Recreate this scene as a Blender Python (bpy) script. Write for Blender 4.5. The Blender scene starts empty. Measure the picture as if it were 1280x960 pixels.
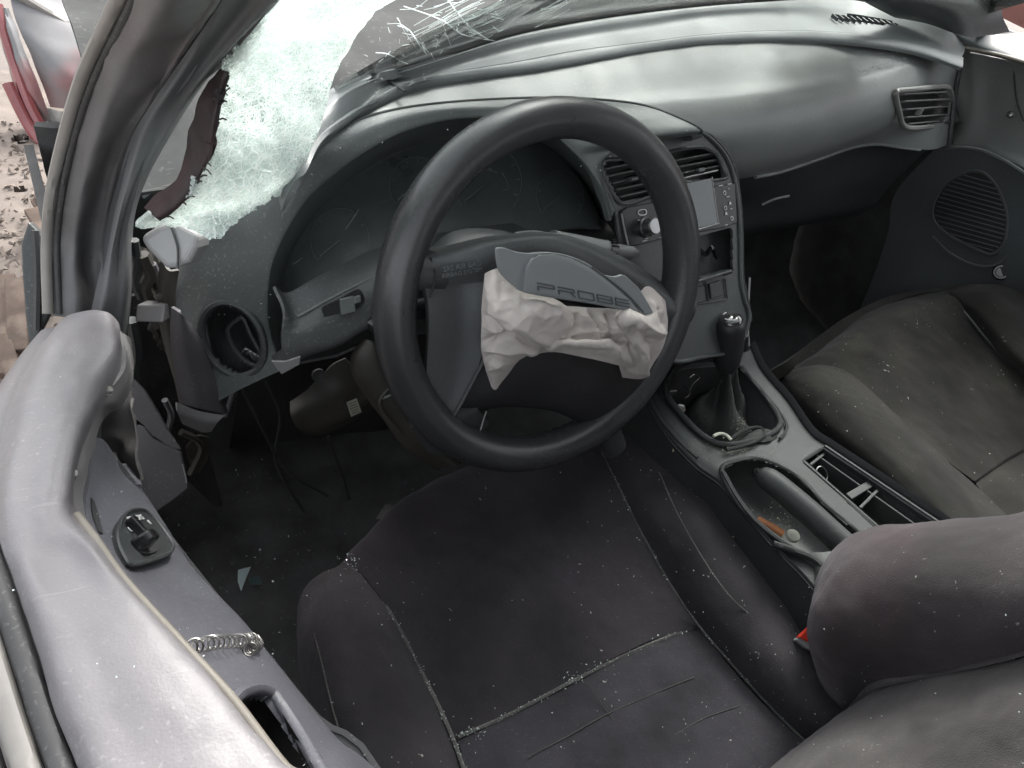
import bpy, bmesh, math, random
import numpy as np
from mathutils import Vector, Matrix, noise as mn
random.seed(7); np.random.seed(7)
SC = bpy.context.scene
COL = SC.collection
A = np.array

# ------------------------------------------------------------------ camera, light, exposure
CP = A([-0.4106, -0.1130, 1.1214]); YAW, PIT, ROL, FPX = 0.70368, 0.75507, 0.27845, 938.0
_f = A([math.sin(YAW)*math.cos(PIT), math.cos(YAW)*math.cos(PIT), -math.sin(PIT)])
_s = np.cross(_f, A([0, 0, 1.])); _s /= np.linalg.norm(_s)
_v = np.cross(_s, _f)
_s, _v = _s*math.cos(ROL)+_v*math.sin(ROL), -_s*math.sin(ROL)+_v*math.cos(ROL)
cd = bpy.data.cameras.new('camera'); cam = bpy.data.objects.new('camera', cd); COL.objects.link(cam)
cam.matrix_world = Matrix(((_s[0], _v[0], -_f[0], CP[0]), (_s[1], _v[1], -_f[1], CP[1]), (_s[2], _v[2], -_f[2], CP[2]), (0, 0, 0, 1)))
cd.sensor_width = 36.0; cd.lens = 36.0*FPX/1280.0; cd.clip_start = 0.01; cd.clip_end = 500
SC.camera = cam

SUN_EL, SUN_AZ = math.radians(42), math.radians(42)     # azimuth measured from +y towards +x
world = bpy.data.worlds.new('World'); SC.world = world; world.use_nodes = True
wn, wl = world.node_tree.nodes, world.node_tree.links
bg = wn['Background']
sky = wn.new('ShaderNodeTexSky'); sky.sky_type = 'NISHITA'; sky.sun_disc = False
sky.sun_elevation = SUN_EL; sky.sun_rotation = SUN_AZ; sky.dust_density = 4.0; sky.air_density = 1.2
hs = wn.new('ShaderNodeHueSaturation'); hs.inputs['Saturation'].default_value = 0.18; hs.inputs['Value'].default_value = 1.0
wl.new(sky.outputs[0], hs.inputs['Color']); wl.new(hs.outputs[0], bg.inputs['Color'])
bg.inputs['Strength'].default_value = 0.15
sd = bpy.data.lights.new('sun', 'SUN'); sd.energy = 1.1; sd.angle = math.radians(22); sd.color = (1.0, 0.96, 0.91)
so = bpy.data.objects.new('sun', sd); COL.objects.link(so)
sdir = Vector((math.sin(SUN_AZ)*math.cos(SUN_EL), math.cos(SUN_AZ)*math.cos(SUN_EL), math.sin(SUN_EL)))
so.rotation_euler = sdir.to_track_quat('Z', 'Y').to_euler(); so.location = (0, 0, 6)
SC.view_settings.view_transform = 'Standard'; SC.view_settings.look = 'None'
SC.view_settings.gamma = 1.0; SC.view_settings.use_curve_mapping = False
SC.view_settings.exposure = 2.0
SC.cycles.max_bounces = 10; SC.cycles.transparent_max_bounces = 16
SC.cycles.use_denoising = True

# ------------------------------------------------------------------ survey helpers: a sightline met with a real plane
def U(px, py, x=None, y=None, z=None, d=None):
    r = _f+_s*(px-640)/FPX-_v*(py-480)/FPX
    if x is not None: t = (x-CP[0])/r[0]
    elif y is not None: t = (y-CP[1])/r[1]
    elif z is not None: t = (z-CP[2])/r[2]
    else: t = d
    return CP+r*t
def UP(px, py, O, n):
    r = _f+_s*(px-640)/FPX-_v*(py-480)/FPX
    return CP+r*(((O-CP)@n)/(r@n))
def zs(default, *pp): return [U(p[0], p[1], z=(p[2] if len(p) > 2 else default)) for p in pp]
def ys(default, *pp): return [U(p[0], p[1], y=(p[2] if len(p) > 2 else default)) for p in pp]
def xs(default, *pp): return [U(p[0], p[1], x=(p[2] if len(p) > 2 else default)) for p in pp]

# ------------------------------------------------------------------ object helpers
def tag(o, label=None, cat=None, group=None, kind=None):
    if label: o['label'] = label
    if cat: o['category'] = cat
    if group: o['group'] = group
    if kind: o['kind'] = kind
    return o
def worldloc(o):
    p = Vector((0, 0, 0))
    while o is not None:
        p += Vector(o.location); o = o.parent
    return p
def empty(name, loc, parent=None, label=None, cat=None, group=None):
    o = bpy.data.objects.new(name, None); COL.objects.link(o); o.empty_display_size = 0.02
    if parent is not None:
        o.parent = parent; o.location = Vector(loc)-worldloc(parent)
    else: o.location = loc
    return tag(o, label, cat, group)
def link(name, V, F, mat, parent=None, label=None, smooth=True, kind=None, cat=None, group=None):
    V = np.asarray(V, float); c = (V.min(0)+V.max(0))/2
    me = bpy.data.meshes.new(name); me.from_pydata((V-c).tolist(), [], F); me.validate(); me.update()
    if smooth: me.polygons.foreach_set('use_smooth', [True]*len(me.polygons))
    me.materials.append(mat)
    o = bpy.data.objects.new(name, me); COL.objects.link(o)
    if parent is not None:
        o.parent = parent; o.location = Vector(c)-worldloc(parent)
    else: o.location = c
    return tag(o, label, cat, group, kind)
def cr(P, n, closed=False):
    P = [np.asarray(p, float) for p in P]; m = len(P)
    if m == 1: return A([P[0]]*n)
    if closed: ts = np.linspace(0, m, n, endpoint=False)
    else: ts = np.linspace(0, m-1, n)
    out = []
    for t in ts:
        i = int(math.floor(t)); 
        if not closed and i >= m-1: i = m-2
        w = t-i
        if closed: p0, p1, p2, p3 = P[(i-1) % m], P[i % m], P[(i+1) % m], P[(i+2) % m]
        else:
            p1, p2 = P[i], P[i+1]
            p0 = P[i-1] if i > 0 else 2*p1-p2
            p3 = P[i+2] if i+2 < m else 2*p2-p1
        out.append(0.5*((2*p1)+(-p0+p2)*w+(2*p0-5*p1+4*p2-p3)*w*w+(-p0+3*p1-3*p2+p3)*w**3))
    return A(out)
def grid(rows, nu, nv):
    R = [cr(r, nu) for r in rows]
    return np.stack([cr([r[j] for r in R], nv) for j in range(nu)], 1)      # nv, nu, 3
def gnorm(G):
    du = np.gradient(G, axis=1); dv = np.gradient(G, axis=0)
    n = np.cross(du, dv); n /= np.maximum(np.linalg.norm(n, axis=2, keepdims=True), 1e-12)
    if ((CP-G)*n).sum(2).mean() < 0: n = -n
    return n
def sheet(name, G, mat, parent=None, thick=0.004, label=None, hole=None, disp=None, **kw):
    """a curved panel with real thickness behind its seen face"""
    nv, nu, _ = G.shape
    N = gnorm(G)
    if disp is not None:
        D = A([[disp(G[i, j], i/(nv-1), j/(nu-1)) for j in range(nu)] for i in range(nv)])
        G = G+N*D[..., None]; N = gnorm(G)
    V = np.concatenate([G.reshape(-1, 3), (G-N*thick).reshape(-1, 3)]); m = nv*nu
    keep = np.ones((nv-1, nu-1), bool)
    if hole is not None:
        for i in range(nv-1):
            for j in range(nu-1):
                c = (G[i, j]+G[i+1, j+1])/2
                if hole(c, (i+.5)/(nv-1), (j+.5)/(nu-1)): keep[i, j] = False
    F = []; flip = None
    e = np.cross(G[nv//2, min(nu//2+1, nu-1)]-G[nv//2, nu//2], G[min(nv//2+1, nv-1), nu//2]-G[nv//2, nu//2]) @ N[nv//2, nu//2]
    flip = e < 0
    def q(a, b, c, d): F.append((a, b, c, d) if not flip else (d, c, b, a))
    K = lambda i, j: 0 <= i < nv-1 and 0 <= j < nu-1 and keep[i, j]
    for i in range(nv-1):
        for j in range(nu-1):
            if not keep[i, j]: continue
            a, b, c, d = i*nu+j, i*nu+j+1, (i+1)*nu+j+1, (i+1)*nu+j
            q(a, b, c, d)
            if thick > 0:
                q(m+d, m+c, m+b, m+a)
                if not K(i-1, j): q(a, m+a, m+b, b)
                if not K(i+1, j): q(c, m+c, m+d, d)
                if not K(i, j-1): q(d, m+d, m+a, a)
                if not K(i, j+1): q(b, m+b, m+c, c)
    if thick <= 0: V = V[:m]
    o = link(name, V, F, mat, parent, label, **kw)
    if thick > 0:
        sharp_edges(o)
    return o
def sharp_edges(o, ang=50):
    me = o.data; bm = bmesh.new(); bm.from_mesh(me)
    for e in bm.edges:
        if len(e.link_faces) == 2 and e.calc_face_angle(0) > math.radians(ang): e.smooth = False
    bm.to_mesh(me); bm.free()
def frames(P, closed=False, up=None):
    P = np.asarray(P, float); n = len(P)
    T = np.roll(P, -1, 0)-np.roll(P, 1, 0) if closed else np.gradient(P, axis=0)
    T /= np.maximum(np.linalg.norm(T, axis=1, keepdims=True), 1e-12)
    a = A([0, 0, 1.]) if up is None else np.asarray(up, float)
    if up is None and abs(T[0]@a) > .9: a = A([1., 0, 0])
    B = a-T[0]*(a@T[0]); B /= np.linalg.norm(B); BB = []
    for i in range(n):
        if up is not None: B = a-T[i]*(a@T[i])
        else: B = B-T[i]*(B@T[i])
        B = B/max(np.linalg.norm(B), 1e-9); BB.append(B)
    BB = A(BB); return T, BB, np.cross(T, BB)
def sweep(name, path, prof, mat, parent=None, closed=False, up=None, scale=None, cap=True, **kw):
    P = np.asarray(path, float); n = len(P); T, B, C = frames(P, closed, up); k = len(prof)
    V = []
    for i in range(n):
        sc = 1 if scale is None else scale[i]
        for (a, b) in prof: V.append(P[i]+B[i]*a*sc+C[i]*b*sc)
    F = []
    for i in range(n if closed else n-1):
        i2 = (i+1) % n
        for j in range(k):
            j2 = (j+1) % k; F.append((i*k+j, i*k+j2, i2*k+j2, i2*k+j))
    if cap and not closed: F += [tuple(range(k))[::-1], tuple(range((n-1)*k, n*k))]
    sm = kw.pop('crisp', False)
    o = link(name, V, F, mat, parent, **kw)
    fixn(o)
    if k < 8 or sm or cap: sharp_edges(o, 45)
    return o
def fixn(o):
    bm = bmesh.new(); bm.from_mesh(o.data); bmesh.ops.recalc_face_normals(bm, faces=bm.faces); bm.to_mesh(o.data); bm.free()
def circ(r, k=12, r2=None): return [(r*math.cos(2*math.pi*i/k), (r2 or r)*math.sin(2*math.pi*i/k)) for i in range(k)]
def tube(name, path, r, mat, parent=None, k=10, closed=False, **kw):
    if hasattr(r, '__len__'):
        return sweep(name, path, circ(1, k), mat, parent, closed, scale=r, **kw)
    return sweep(name, path, circ(r, k), mat, parent, closed, **kw)
def bevel(o, w, seg=2):
    b = o.modifiers.new('bevel', 'BEVEL'); b.width = w; b.segments = seg; b.limit_method = 'ANGLE'; b.angle_limit = math.radians(35)
    return o
def obox(name, c, ex, ey, ez, dims, mat, parent=None, bev=.0015, taper=1.0, **kw):
    c = np.asarray(c, float); V = []
    for dz in (-1, 1):
        t = taper if dz > 0 else 1
        for dx, dy in ((-1, -1), (1, -1), (1, 1), (-1, 1)):
            V.append(c+ex*dx*dims[0]/2*t+ey*dy*dims[1]/2*t+ez*dz*dims[2]/2)
    F = [(3, 2, 1, 0), (4, 5, 6, 7), (0, 1, 5, 4), (1, 2, 6, 5), (2, 3, 7, 6), (3, 0, 4, 7)]
    o = link(name, V, F, mat, parent, smooth=False, **kw); fixn(o)
    if bev: bevel(o, bev)
    return o
def prism(name, pts, n, h, mat, parent=None, bev=.001, **kw):
    """outline points in 3D, thickness h behind along -n"""
    P = np.asarray(pts, float); k = len(P); n = np.asarray(n, float); n = n/np.linalg.norm(n)
    V = np.concatenate([P, P-n*h]); F = [tuple(range(k)), tuple(range(2*k-1, k-1, -1))]
    F += [(i, i+k, (i+1) % k+k, (i+1) % k) for i in range(k)]
    o = link(name, V, F, mat, parent, smooth=False, **kw); fixn(o)
    if bev: bevel(o, bev)
    return o
def lathe(name, c, axis, prof, mat, parent=None, k=24, **kw):
    axis = np.asarray(axis, float)/np.linalg.norm(axis); a = A([1., 0, 0]) if abs(axis[0]) < .8 else A([0, 1., 0])
    e1 = np.cross(axis, a); e1 /= np.linalg.norm(e1); e2 = np.cross(axis, e1); V = []; m = len(prof)
    for (r, h) in prof:
        for i in range(k):
            t = 2*math.pi*i/k; V.append(np.asarray(c)+axis*h+(e1*math.cos(t)+e2*math.sin(t))*r)
    F = []
    for i in range(m-1):
        for j in range(k): F.append((i*k+j, i*k+(j+1) % k, (i+1)*k+(j+1) % k, (i+1)*k+j))
    F += [tuple(range(k))[::-1], tuple(range((m-1)*k, m*k))]
    o = link(name, V, F, mat, parent, **kw); fixn(o); sharp_edges(o, 40)
    return o
def fbm(p, s, o=4): return mn.fractal(Vector(p)*s, 0.9, 2.0, o)
def text(name, s, c, ex, ey, size, mat, parent, ext=.0003):
    cu = bpy.data.curves.new(name, 'FONT'); cu.body = s; cu.size = size; cu.extrude = ext; cu.align_x = 'CENTER'; cu.align_y = 'CENTER'
    o = bpy.data.objects.new(name, cu); COL.objects.link(o); cu.materials.append(mat); ez = np.cross(ex, ey)
    ey = np.cross(ez, ex); o.parent = parent; w = worldloc(parent)
    M = Matrix(((ex[0], ey[0], ez[0], c[0]-w.x), (ex[1], ey[1], ez[1], c[1]-w.y), (ex[2], ey[2], ez[2], c[2]-w.z), (0, 0, 0, 1)))
    o.matrix_basis = M; bpy.context.view_layer.update()
    me = bpy.data.meshes.new_from_object(o); bpy.data.objects.remove(o)
    o = bpy.data.objects.new(name, me); COL.objects.link(o); o.parent = parent; o.matrix_basis = M; return o
def inpoly(x, y, P):
    r = False; n = len(P)
    for i in range(n):
        x1, y1 = P[i]; x2, y2 = P[(i+1) % n]
        if (y1 > y) != (y2 > y) and x < (x2-x1)*(y-y1)/(y2-y1)+x1: r = not r
    return r
def extst(L, *dy):
    # carry a run of stations on towards the rear of the car
    return L+[[q+A([0, d, 0]) for q in L[-1]] for d in dy]
def extend(L, *ks):
    # carry each row on past its last point in its own direction
    return [r+[r[-1]+(r[-1]-r[-2])*k for k in ks] for r in L]
def nrm(a): a = np.asarray(a, float); return a/np.linalg.norm(a)

# ------------------------------------------------------------------ materials
def M(name, col, rough=.6, metal=0., grain=0., gscale=900., var=.15, vscale=6., dust=0., dustcol=(.35, .35, .34), dscale=350., coat=0., sheen=0., spec=.5, scratch=0., blotch=None, lint=0.):
    m = bpy.data.materials.new(name); m.use_nodes = True; nt = m.node_tree; N, L = nt.nodes, nt.links
    b = N['Principled BSDF']; b.inputs['Metallic'].default_value = metal; b.inputs['Roughness'].default_value = rough
    b.inputs['Specular IOR Level'].default_value = spec
    if coat: b.inputs['Coat Weight'].default_value = coat; b.inputs['Coat Roughness'].default_value = .12
    if sheen:
        b.inputs['Sheen Weight'].default_value = sheen; b.inputs['Sheen Roughness'].default_value = .45
        b.inputs['Sheen Tint'].default_value = (.62, .58, .62, 1)
    tc = N.new('ShaderNodeTexCoord')
    n1 = N.new('ShaderNodeTexNoise'); n1.inputs['Scale'].default_value = vscale; n1.inputs['Detail'].default_value = 6; n1.inputs['Roughness'].default_value = .62
    L.new(tc.outputs['Object'], n1.inputs['Vector'])
    mp = N.new('ShaderNodeMapRange'); mp.inputs[1].default_value = .3; mp.inputs[2].default_value = .7; mp.inputs[3].default_value = 1-var; mp.inputs[4].default_value = 1+var
    L.new(n1.outputs['Fac'], mp.inputs[0])
    mul = N.new('ShaderNodeMix'); mul.data_type = 'RGBA'; mul.blend_type = 'MULTIPLY'; mul.inputs[0].default_value = 1
    mul.inputs[6].default_value = (*col, 1); cmb = N.new('ShaderNodeCombineColor')
    for i in range(3): L.new(mp.outputs[0], cmb.inputs[i])
    L.new(cmb.outputs[0], mul.inputs[7]); out = mul.outputs[2]
    def over(fac, c, prev):
        x = N.new('ShaderNodeMix'); x.data_type = 'RGBA'; L.new(fac, x.inputs[0]); L.new(prev, x.inputs[6]); x.inputs[7].default_value = (*c, 1); return x.outputs[2]
    def thr(src, lo, hi, top=1.):
        x = N.new('ShaderNodeMapRange'); x.inputs[1].default_value = lo; x.inputs[2].default_value = hi; x.inputs[4].default_value = top; L.new(src, x.inputs[0]); return x.outputs[0]
    def mulf(a, bb):
        x = N.new('ShaderNodeMath'); x.operation = 'MULTIPLY'; L.new(a, x.inputs[0]); L.new(bb, x.inputs[1]); return x.outputs[0]
    if blotch:
        n4 = N.new('ShaderNodeTexNoise'); n4.inputs['Scale'].default_value = blotch[1]; n4.inputs['Detail'].default_value = 5
        L.new(tc.outputs['Object'], n4.inputs['Vector']); out = over(thr(n4.outputs['Fac'], .5, .72, blotch[2]), blotch[0], out)
    if dust:
        n2 = N.new('ShaderNodeTexNoise'); n2.inputs['Scale'].default_value = dscale; n2.inputs['Detail'].default_value = 2
        L.new(tc.outputs['Object'], n2.inputs['Vector'])
        n3 = N.new('ShaderNodeTexNoise'); n3.inputs['Scale'].default_value = 9; n3.inputs['Detail'].default_value = 5; L.new(tc.outputs['Object'], n3.inputs['Vector'])
        out = over(mulf(thr(n2.outputs['Fac'], .60, .74, min(1, dust)), thr(n3.outputs['Fac'], .35, .65)), dustcol, out)
        out = over(thr(n3.outputs['Fac'], .3, .8, dust*.25), dustcol, out)
    if lint:
        v = N.new('ShaderNodeTexVoronoi'); v.inputs['Scale'].default_value = 75; v.feature = 'F1'
        mpg = N.new('ShaderNodeVectorMath'); mpg.operation = 'ADD'; nn = N.new('ShaderNodeTexNoise'); nn.inputs['Scale'].default_value = 60
        L.new(tc.outputs['Object'], nn.inputs['Vector']); sc = N.new('ShaderNodeVectorMath'); sc.operation = 'SCALE'; sc.inputs['Scale'].default_value = .03
        L.new(nn.outputs['Color'], sc.inputs[0]); L.new(tc.outputs['Object'], mpg.inputs[0]); L.new(sc.outputs[0], mpg.inputs[1]); L.new(mpg.outputs[0], v.inputs['Vector'])
        n5 = N.new('ShaderNodeTexNoise'); n5.inputs['Scale'].default_value = 14; L.new(tc.outputs['Object'], n5.inputs['Vector'])
        out = over(mulf(thr(v.outputs['Distance'], .10, .05), thr(n5.outputs['Fac'], .52, .6, lint)), (.5, .49, .46), out)
    if scratch:
        w = N.new('ShaderNodeTexNoise'); w.inputs['Scale'].default_value = 30; w.inputs['Detail'].default_value = 3
        sm = N.new('ShaderNodeMapping'); sm.inputs['Scale'].default_value = (1, 14, 3); sm.inputs['Rotation'].default_value = (.4, .7, .5)
        L.new(tc.outputs['Object'], sm.inputs['Vector']); L.new(sm.outputs[0], w.inputs['Vector'])
        out = over(thr(w.outputs['Fac'], .66, .72, scratch), dustcol, out)
    L.new(out, b.inputs['Base Color'])
    # roughness varies with wear
    mr = N.new('ShaderNodeMapRange'); mr.inputs[1].default_value = .3; mr.inputs[2].default_value = .7; mr.inputs[3].default_value = max(.03, rough-.08); mr.inputs[4].default_value = min(1, rough+.08)
    L.new(n1.outputs['Fac'], mr.inputs[0]); L.new(mr.outputs[0], b.inputs['Roughness'])
    if grain:
        g = N.new('ShaderNodeTexNoise'); g.inputs['Scale'].default_value = gscale; g.inputs['Detail'].default_value = 3
        L.new(tc.outputs['Object'], g.inputs['Vector'])
        bp = N.new('ShaderNodeBump'); bp.inputs['Strength'].default_value = grain; bp.inputs['Distance'].default_value = .0006
        L.new(g.outputs['Fac'], bp.inputs['Height']); L.new(bp.outputs[0], b.inputs['Normal'])
    return m
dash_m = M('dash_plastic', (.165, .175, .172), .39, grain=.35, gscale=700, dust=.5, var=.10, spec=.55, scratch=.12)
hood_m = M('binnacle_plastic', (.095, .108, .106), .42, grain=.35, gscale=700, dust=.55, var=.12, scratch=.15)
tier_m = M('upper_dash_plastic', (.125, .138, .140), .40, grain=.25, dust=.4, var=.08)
dark_m = M('dark_plastic', (.030, .034, .035), .5, grain=.3, dust=.25)
cluster_m = M('cluster_lens', (.068, .078, .077), .34, dust=.5, dustcol=(.20, .22, .22), var=.2, scratch=.2, vscale=12)
wheel_m = M('wheel_leather', (.034, .035, .037), .30, grain=.35, gscale=1100, dust=.12, var=.15)
pad_m = M('wheel_pad_plastic', (.060, .064, .067), .42, grain=.9, gscale=900, dust=.12)
hub_m = M('hub_black_plastic', (.014, .014, .016), .5, grain=.2, dust=.1)
flap_m = M('airbag_flap_plastic', (.175, .188, .192), .5, grain=.25, gscale=900, dust=.1, var=.05)
groove_m = M('engraved_line', (.055, .06, .062), .6)
bag_m = M('airbag_cloth', (.46, .42, .395), .9, spec=.15, grain=.6, gscale=900, var=.07, vscale=20, sheen=.2, blotch=((.40, .36, .34), 12, .5))
seat_m = M('seat_cloth', (.034, .031, .034), .95, spec=.08, grain=1., gscale=850, var=.32, vscale=7, sheen=.18, dust=.25, dustcol=(.12, .11, .11), blotch=((.046, .042, .044), 9, .7), lint=.7)
seat_mid_m = M('seat_centre_cloth', (.032, .029, .033), .95, spec=.08, grain=1., gscale=850, var=.32, vscale=8, sheen=.18, dust=.3, dustcol=(.12, .11, .12), blotch=((.046, .041, .046), 7, .8), lint=.8)
back_m = M('backrest_cloth', (.050, .044, .045), .95, spec=.08, grain=1., gscale=850, var=.28, vscale=9, sheen=.25, dust=.35, dustcol=(.16, .14, .14), blotch=((.085, .055, .062), 6, .6), lint=.6)
pseat_m = M('passenger_seat_cloth', (.018, .0176, .016), .95, spec=.08, grain=1., gscale=850, var=.32, vscale=8, sheen=.18, dust=.3, dustcol=(.14, .13, .11), blotch=((.032, .031, .026), 8, .7), lint=.7)
seam_m = M('seam_piping', (.03, .03, .03), .8, dust=1., dustcol=(.45, .44, .40), dscale=500, lint=1)
door_m = M('door_vinyl', (.150, .143, .150), .46, grain=.35, gscale=650, var=.08, dust=.25, dustcol=(.5, .48, .46), scratch=.1)
arm_m = M('armrest_plastic', (.105, .106, .122), .50, grain=.7, gscale=480, var=.14, dust=.6, dustcol=(.30, .30, .32), scratch=.3)
flange_m = M('door_flange', (.20, .195, .195), .55, grain=.2, var=.12, dust=.3)
tan_m = M('weatherstrip_tan', (.155, .142, .12), .6, var=.15, vscale=15)
rubber_m = M('black_rubber', (.027, .027, .028), .6, dust=.3)  # base raised to stand in for a milky veil over the blacks
pillar_m = M('pillar_metal', (.098, .096, .098), .46, var=.20, vscale=10, dust=.2, blotch=((.10, .08, .085), 9, .6))
ptrim_m = M('pillar_trim', (.09, .094, .098), .55, grain=.3, var=.06, dust=.15)
strip_m = M('pillar_seal', (.20, .19, .175), .5, var=.2, vscale=20)
frit_m = M('rusty_black_strip', (.020, .014, .015), .65, grain=.6, gscale=200, dust=.3, dustcol=(.08, .05, .05), blotch=((.05, .022, .02), 30, .6))
brown_m = M('brown_bracket', (.036, .033, .028), .6, var=.25, vscale=12, dust=.4, dustcol=(.12, .11, .09))
silver_m = M('grey_cap_plastic', (.30, .30, .30), .35, var=.1, dust=.3)
kick_m = M('kick_trim', (.085, .08, .087), .55, grain=.3, dust=.3)
carpet_m = M('carpet', (.050, .050, .050), .98, grain=1., gscale=850, var=.5, vscale=12, dust=.5, dustcol=(.05, .046, .04), blotch=((.025, .023, .02), 10, .5), lint=.3)  # base colour lifted in place of haze over the dark footwells
console_m = M('console_plastic', (.022, .0245, .025), .6, grain=.5, gscale=700, dust=.35, dustcol=(.15, .15, .135))
gloss_m = M('gloss_black', (.010, .010, .011), .12, var=.1, dust=.15)
chrome_m = M('chrome', (.30, .30, .30), .32, metal=1.)
steel_m = M('dull_steel', (.36, .35, .33), .38, metal=1., var=.2, vscale=30)
screen_m = M('screen_glass', (.030, .038, .037), .10, var=.15, dust=.1)
white_m = M('white_print', (.62, .64, .62), .6)
faint_m = M('faint_print', (.10, .11, .115), .6)
orange_m = M('orange_paper', (.42, .17, .07), .6, var=.3, vscale=80)
cream_m = M('cream_cap', (.50, .50, .42), .6, var=.25, vscale=100, dust=.5, dustcol=(.1, .1, .08))
redp_m = M('red_plastic', (.75, .06, .035), .4)
redpaint_m = M('red_paint', (.22, .045, .05), .35, var=.25, dust=.5, dustcol=(.55, .45, .42), coat=.3)
pink_m = M('primer_panel', (.20, .20, .205), .6, var=.2, dust=.3, dustcol=(.3, .27, .26), blotch=((.32, .09, .09), 4, .9))
concrete_m = M('concrete', (.17, .142, .122), .9, grain=1., gscale=90, var=.2, vscale=9, dust=.5, dustcol=(.30, .26, .23), dscale=120)
rust_m = M('rusty_wood', (.12, .085, .065), .85, grain=1., gscale=150, var=.4, vscale=20, blotch=((.28, .22, .18), 15, .7))
ground_m = M('ground_dirt', (.15, .132, .118), .95, grain=1., gscale=60, var=.3, vscale=3, dust=.5, dustcol=(.30, .27, .24), dscale=60)
cowl_m = M('cowl_plastic', (.050, .052, .051), .85, var=.3, vscale=14, dust=.9, dustcol=(.15, .15, .145), dscale=140, scratch=.4, spec=.1)
paper_m = M('paper_label', (.42, .41, .34), .7, var=.1)
crumb_m = M('crumb_glass', (.55, .62, .58), .12, spec=.8)
dirt_m = M('leaf_dirt', (.12, .11, .06), .9, var=.6, vscale=100)

def glass_shatter():
    m = bpy.data.materials.new('shattered_glass'); m.use_nodes = True; nt = m.node_tree; N, L = nt.nodes, nt.links
    for n in list(N): N.remove(n)
    out = N.new('ShaderNodeOutputMaterial'); tc = N.new('ShaderNodeTexCoord')
    nz = N.new('ShaderNodeTexNoise'); nz.inputs['Scale'].default_value = 40; L.new(tc.outputs['Object'], nz.inputs['Vector'])
    sc = N.new('ShaderNodeVectorMath'); sc.operation = 'SCALE'; sc.inputs['Scale'].default_value = .012; L.new(nz.outputs['Color'], sc.inputs[0])
    ad = N.new('ShaderNodeVectorMath'); L.new(tc.outputs['Object'], ad.inputs[0]); L.new(sc.outputs[0], ad.inputs[1])
    def crack(scale, w):
        v = N.new('ShaderNodeTexVoronoi'); v.feature = 'DISTANCE_TO_EDGE'; v.inputs['Scale'].default_value = scale; L.new(ad.outputs[0], v.inputs['Vector'])
        r = N.new('ShaderNodeMapRange'); r.inputs[1].default_value = 0; r.inputs[2].default_value = w; r.inputs[3].default_value = 1; r.inputs[4].default_value = 0
        L.new(v.outputs['Distance'], r.inputs[0]); return r.outputs[0]
    c1 = crack(130, .12); c2 = crack(300, .13)
    mx = N.new('ShaderNodeMath'); mx.operation = 'MAXIMUM'; L.new(c1, mx.inputs[0]); L.new(c2, mx.inputs[1])
    big = N.new('ShaderNodeTexNoise'); big.inputs['Scale'].default_value = 16; big.inputs['Detail'].default_value = 5; L.new(tc.outputs['Object'], big.inputs['Vector'])
    br = N.new('ShaderNodeMapRange'); br.inputs[1].default_value = .36; br.inputs[2].default_value = .60; br.inputs[3].default_value = .22; br.inputs[4].default_value = .92; L.new(big.outputs['Fac'], br.inputs[0])
    op = N.new('ShaderNodeMath'); op.operation = 'MULTIPLY_ADD'; op.use_clamp = True
    L.new(mx.outputs[0], op.inputs[0]); op.inputs[1].default_value = .6; L.new(br.outputs[0], op.inputs[2])
    cm = N.new('ShaderNodeMix'); cm.data_type = 'RGBA'; L.new(mx.outputs[0], cm.inputs[0]); cm.inputs[6].default_value = (.66, .76, .72, 1); cm.inputs[7].default_value = (.97, .985, .975, 1)
    df = N.new('ShaderNodeBsdfDiffuse'); L.new(cm.outputs[2], df.inputs['Color'])
    tl = N.new('ShaderNodeBsdfTranslucent'); L.new(cm.outputs[2], tl.inputs['Color'])
    sm = N.new('ShaderNodeMixShader'); sm.inputs[0].default_value = .62; L.new(df.outputs[0], sm.inputs[1]); L.new(tl.outputs[0], sm.inputs[2])
    gl = N.new('ShaderNodeBsdfGlossy'); gl.inputs['Roughness'].default_value = .25; gl.inputs['Color'].default_value = (.8, .9, .87, 1)
    s2 = N.new('ShaderNodeMixShader'); s2.inputs[0].default_value = .22; L.new(sm.outputs[0], s2.inputs[1]); L.new(gl.outputs[0], s2.inputs[2])
    bp = N.new('ShaderNodeBump'); bp.inputs['Strength'].default_value = .8; bp.inputs['Distance'].default_value = .001; L.new(mx.outputs[0], bp.inputs['Height'])
    L.new(bp.outputs[0], df.inputs['Normal']); L.new(bp.outputs[0], gl.inputs['Normal'])
    tr = N.new('ShaderNodeBsdfTransparent'); tr.inputs['Color'].default_value = (.82, .9, .87, 1)
    fin = N.new('ShaderNodeMixShader'); L.new(op.outputs[0], fin.inputs[0]); L.new(tr.outputs[0], fin.inputs[1]); L.new(s2.outputs[0], fin.inputs[2])
    L.new(fin.outputs[0], out.inputs['Surface']); return m
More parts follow.
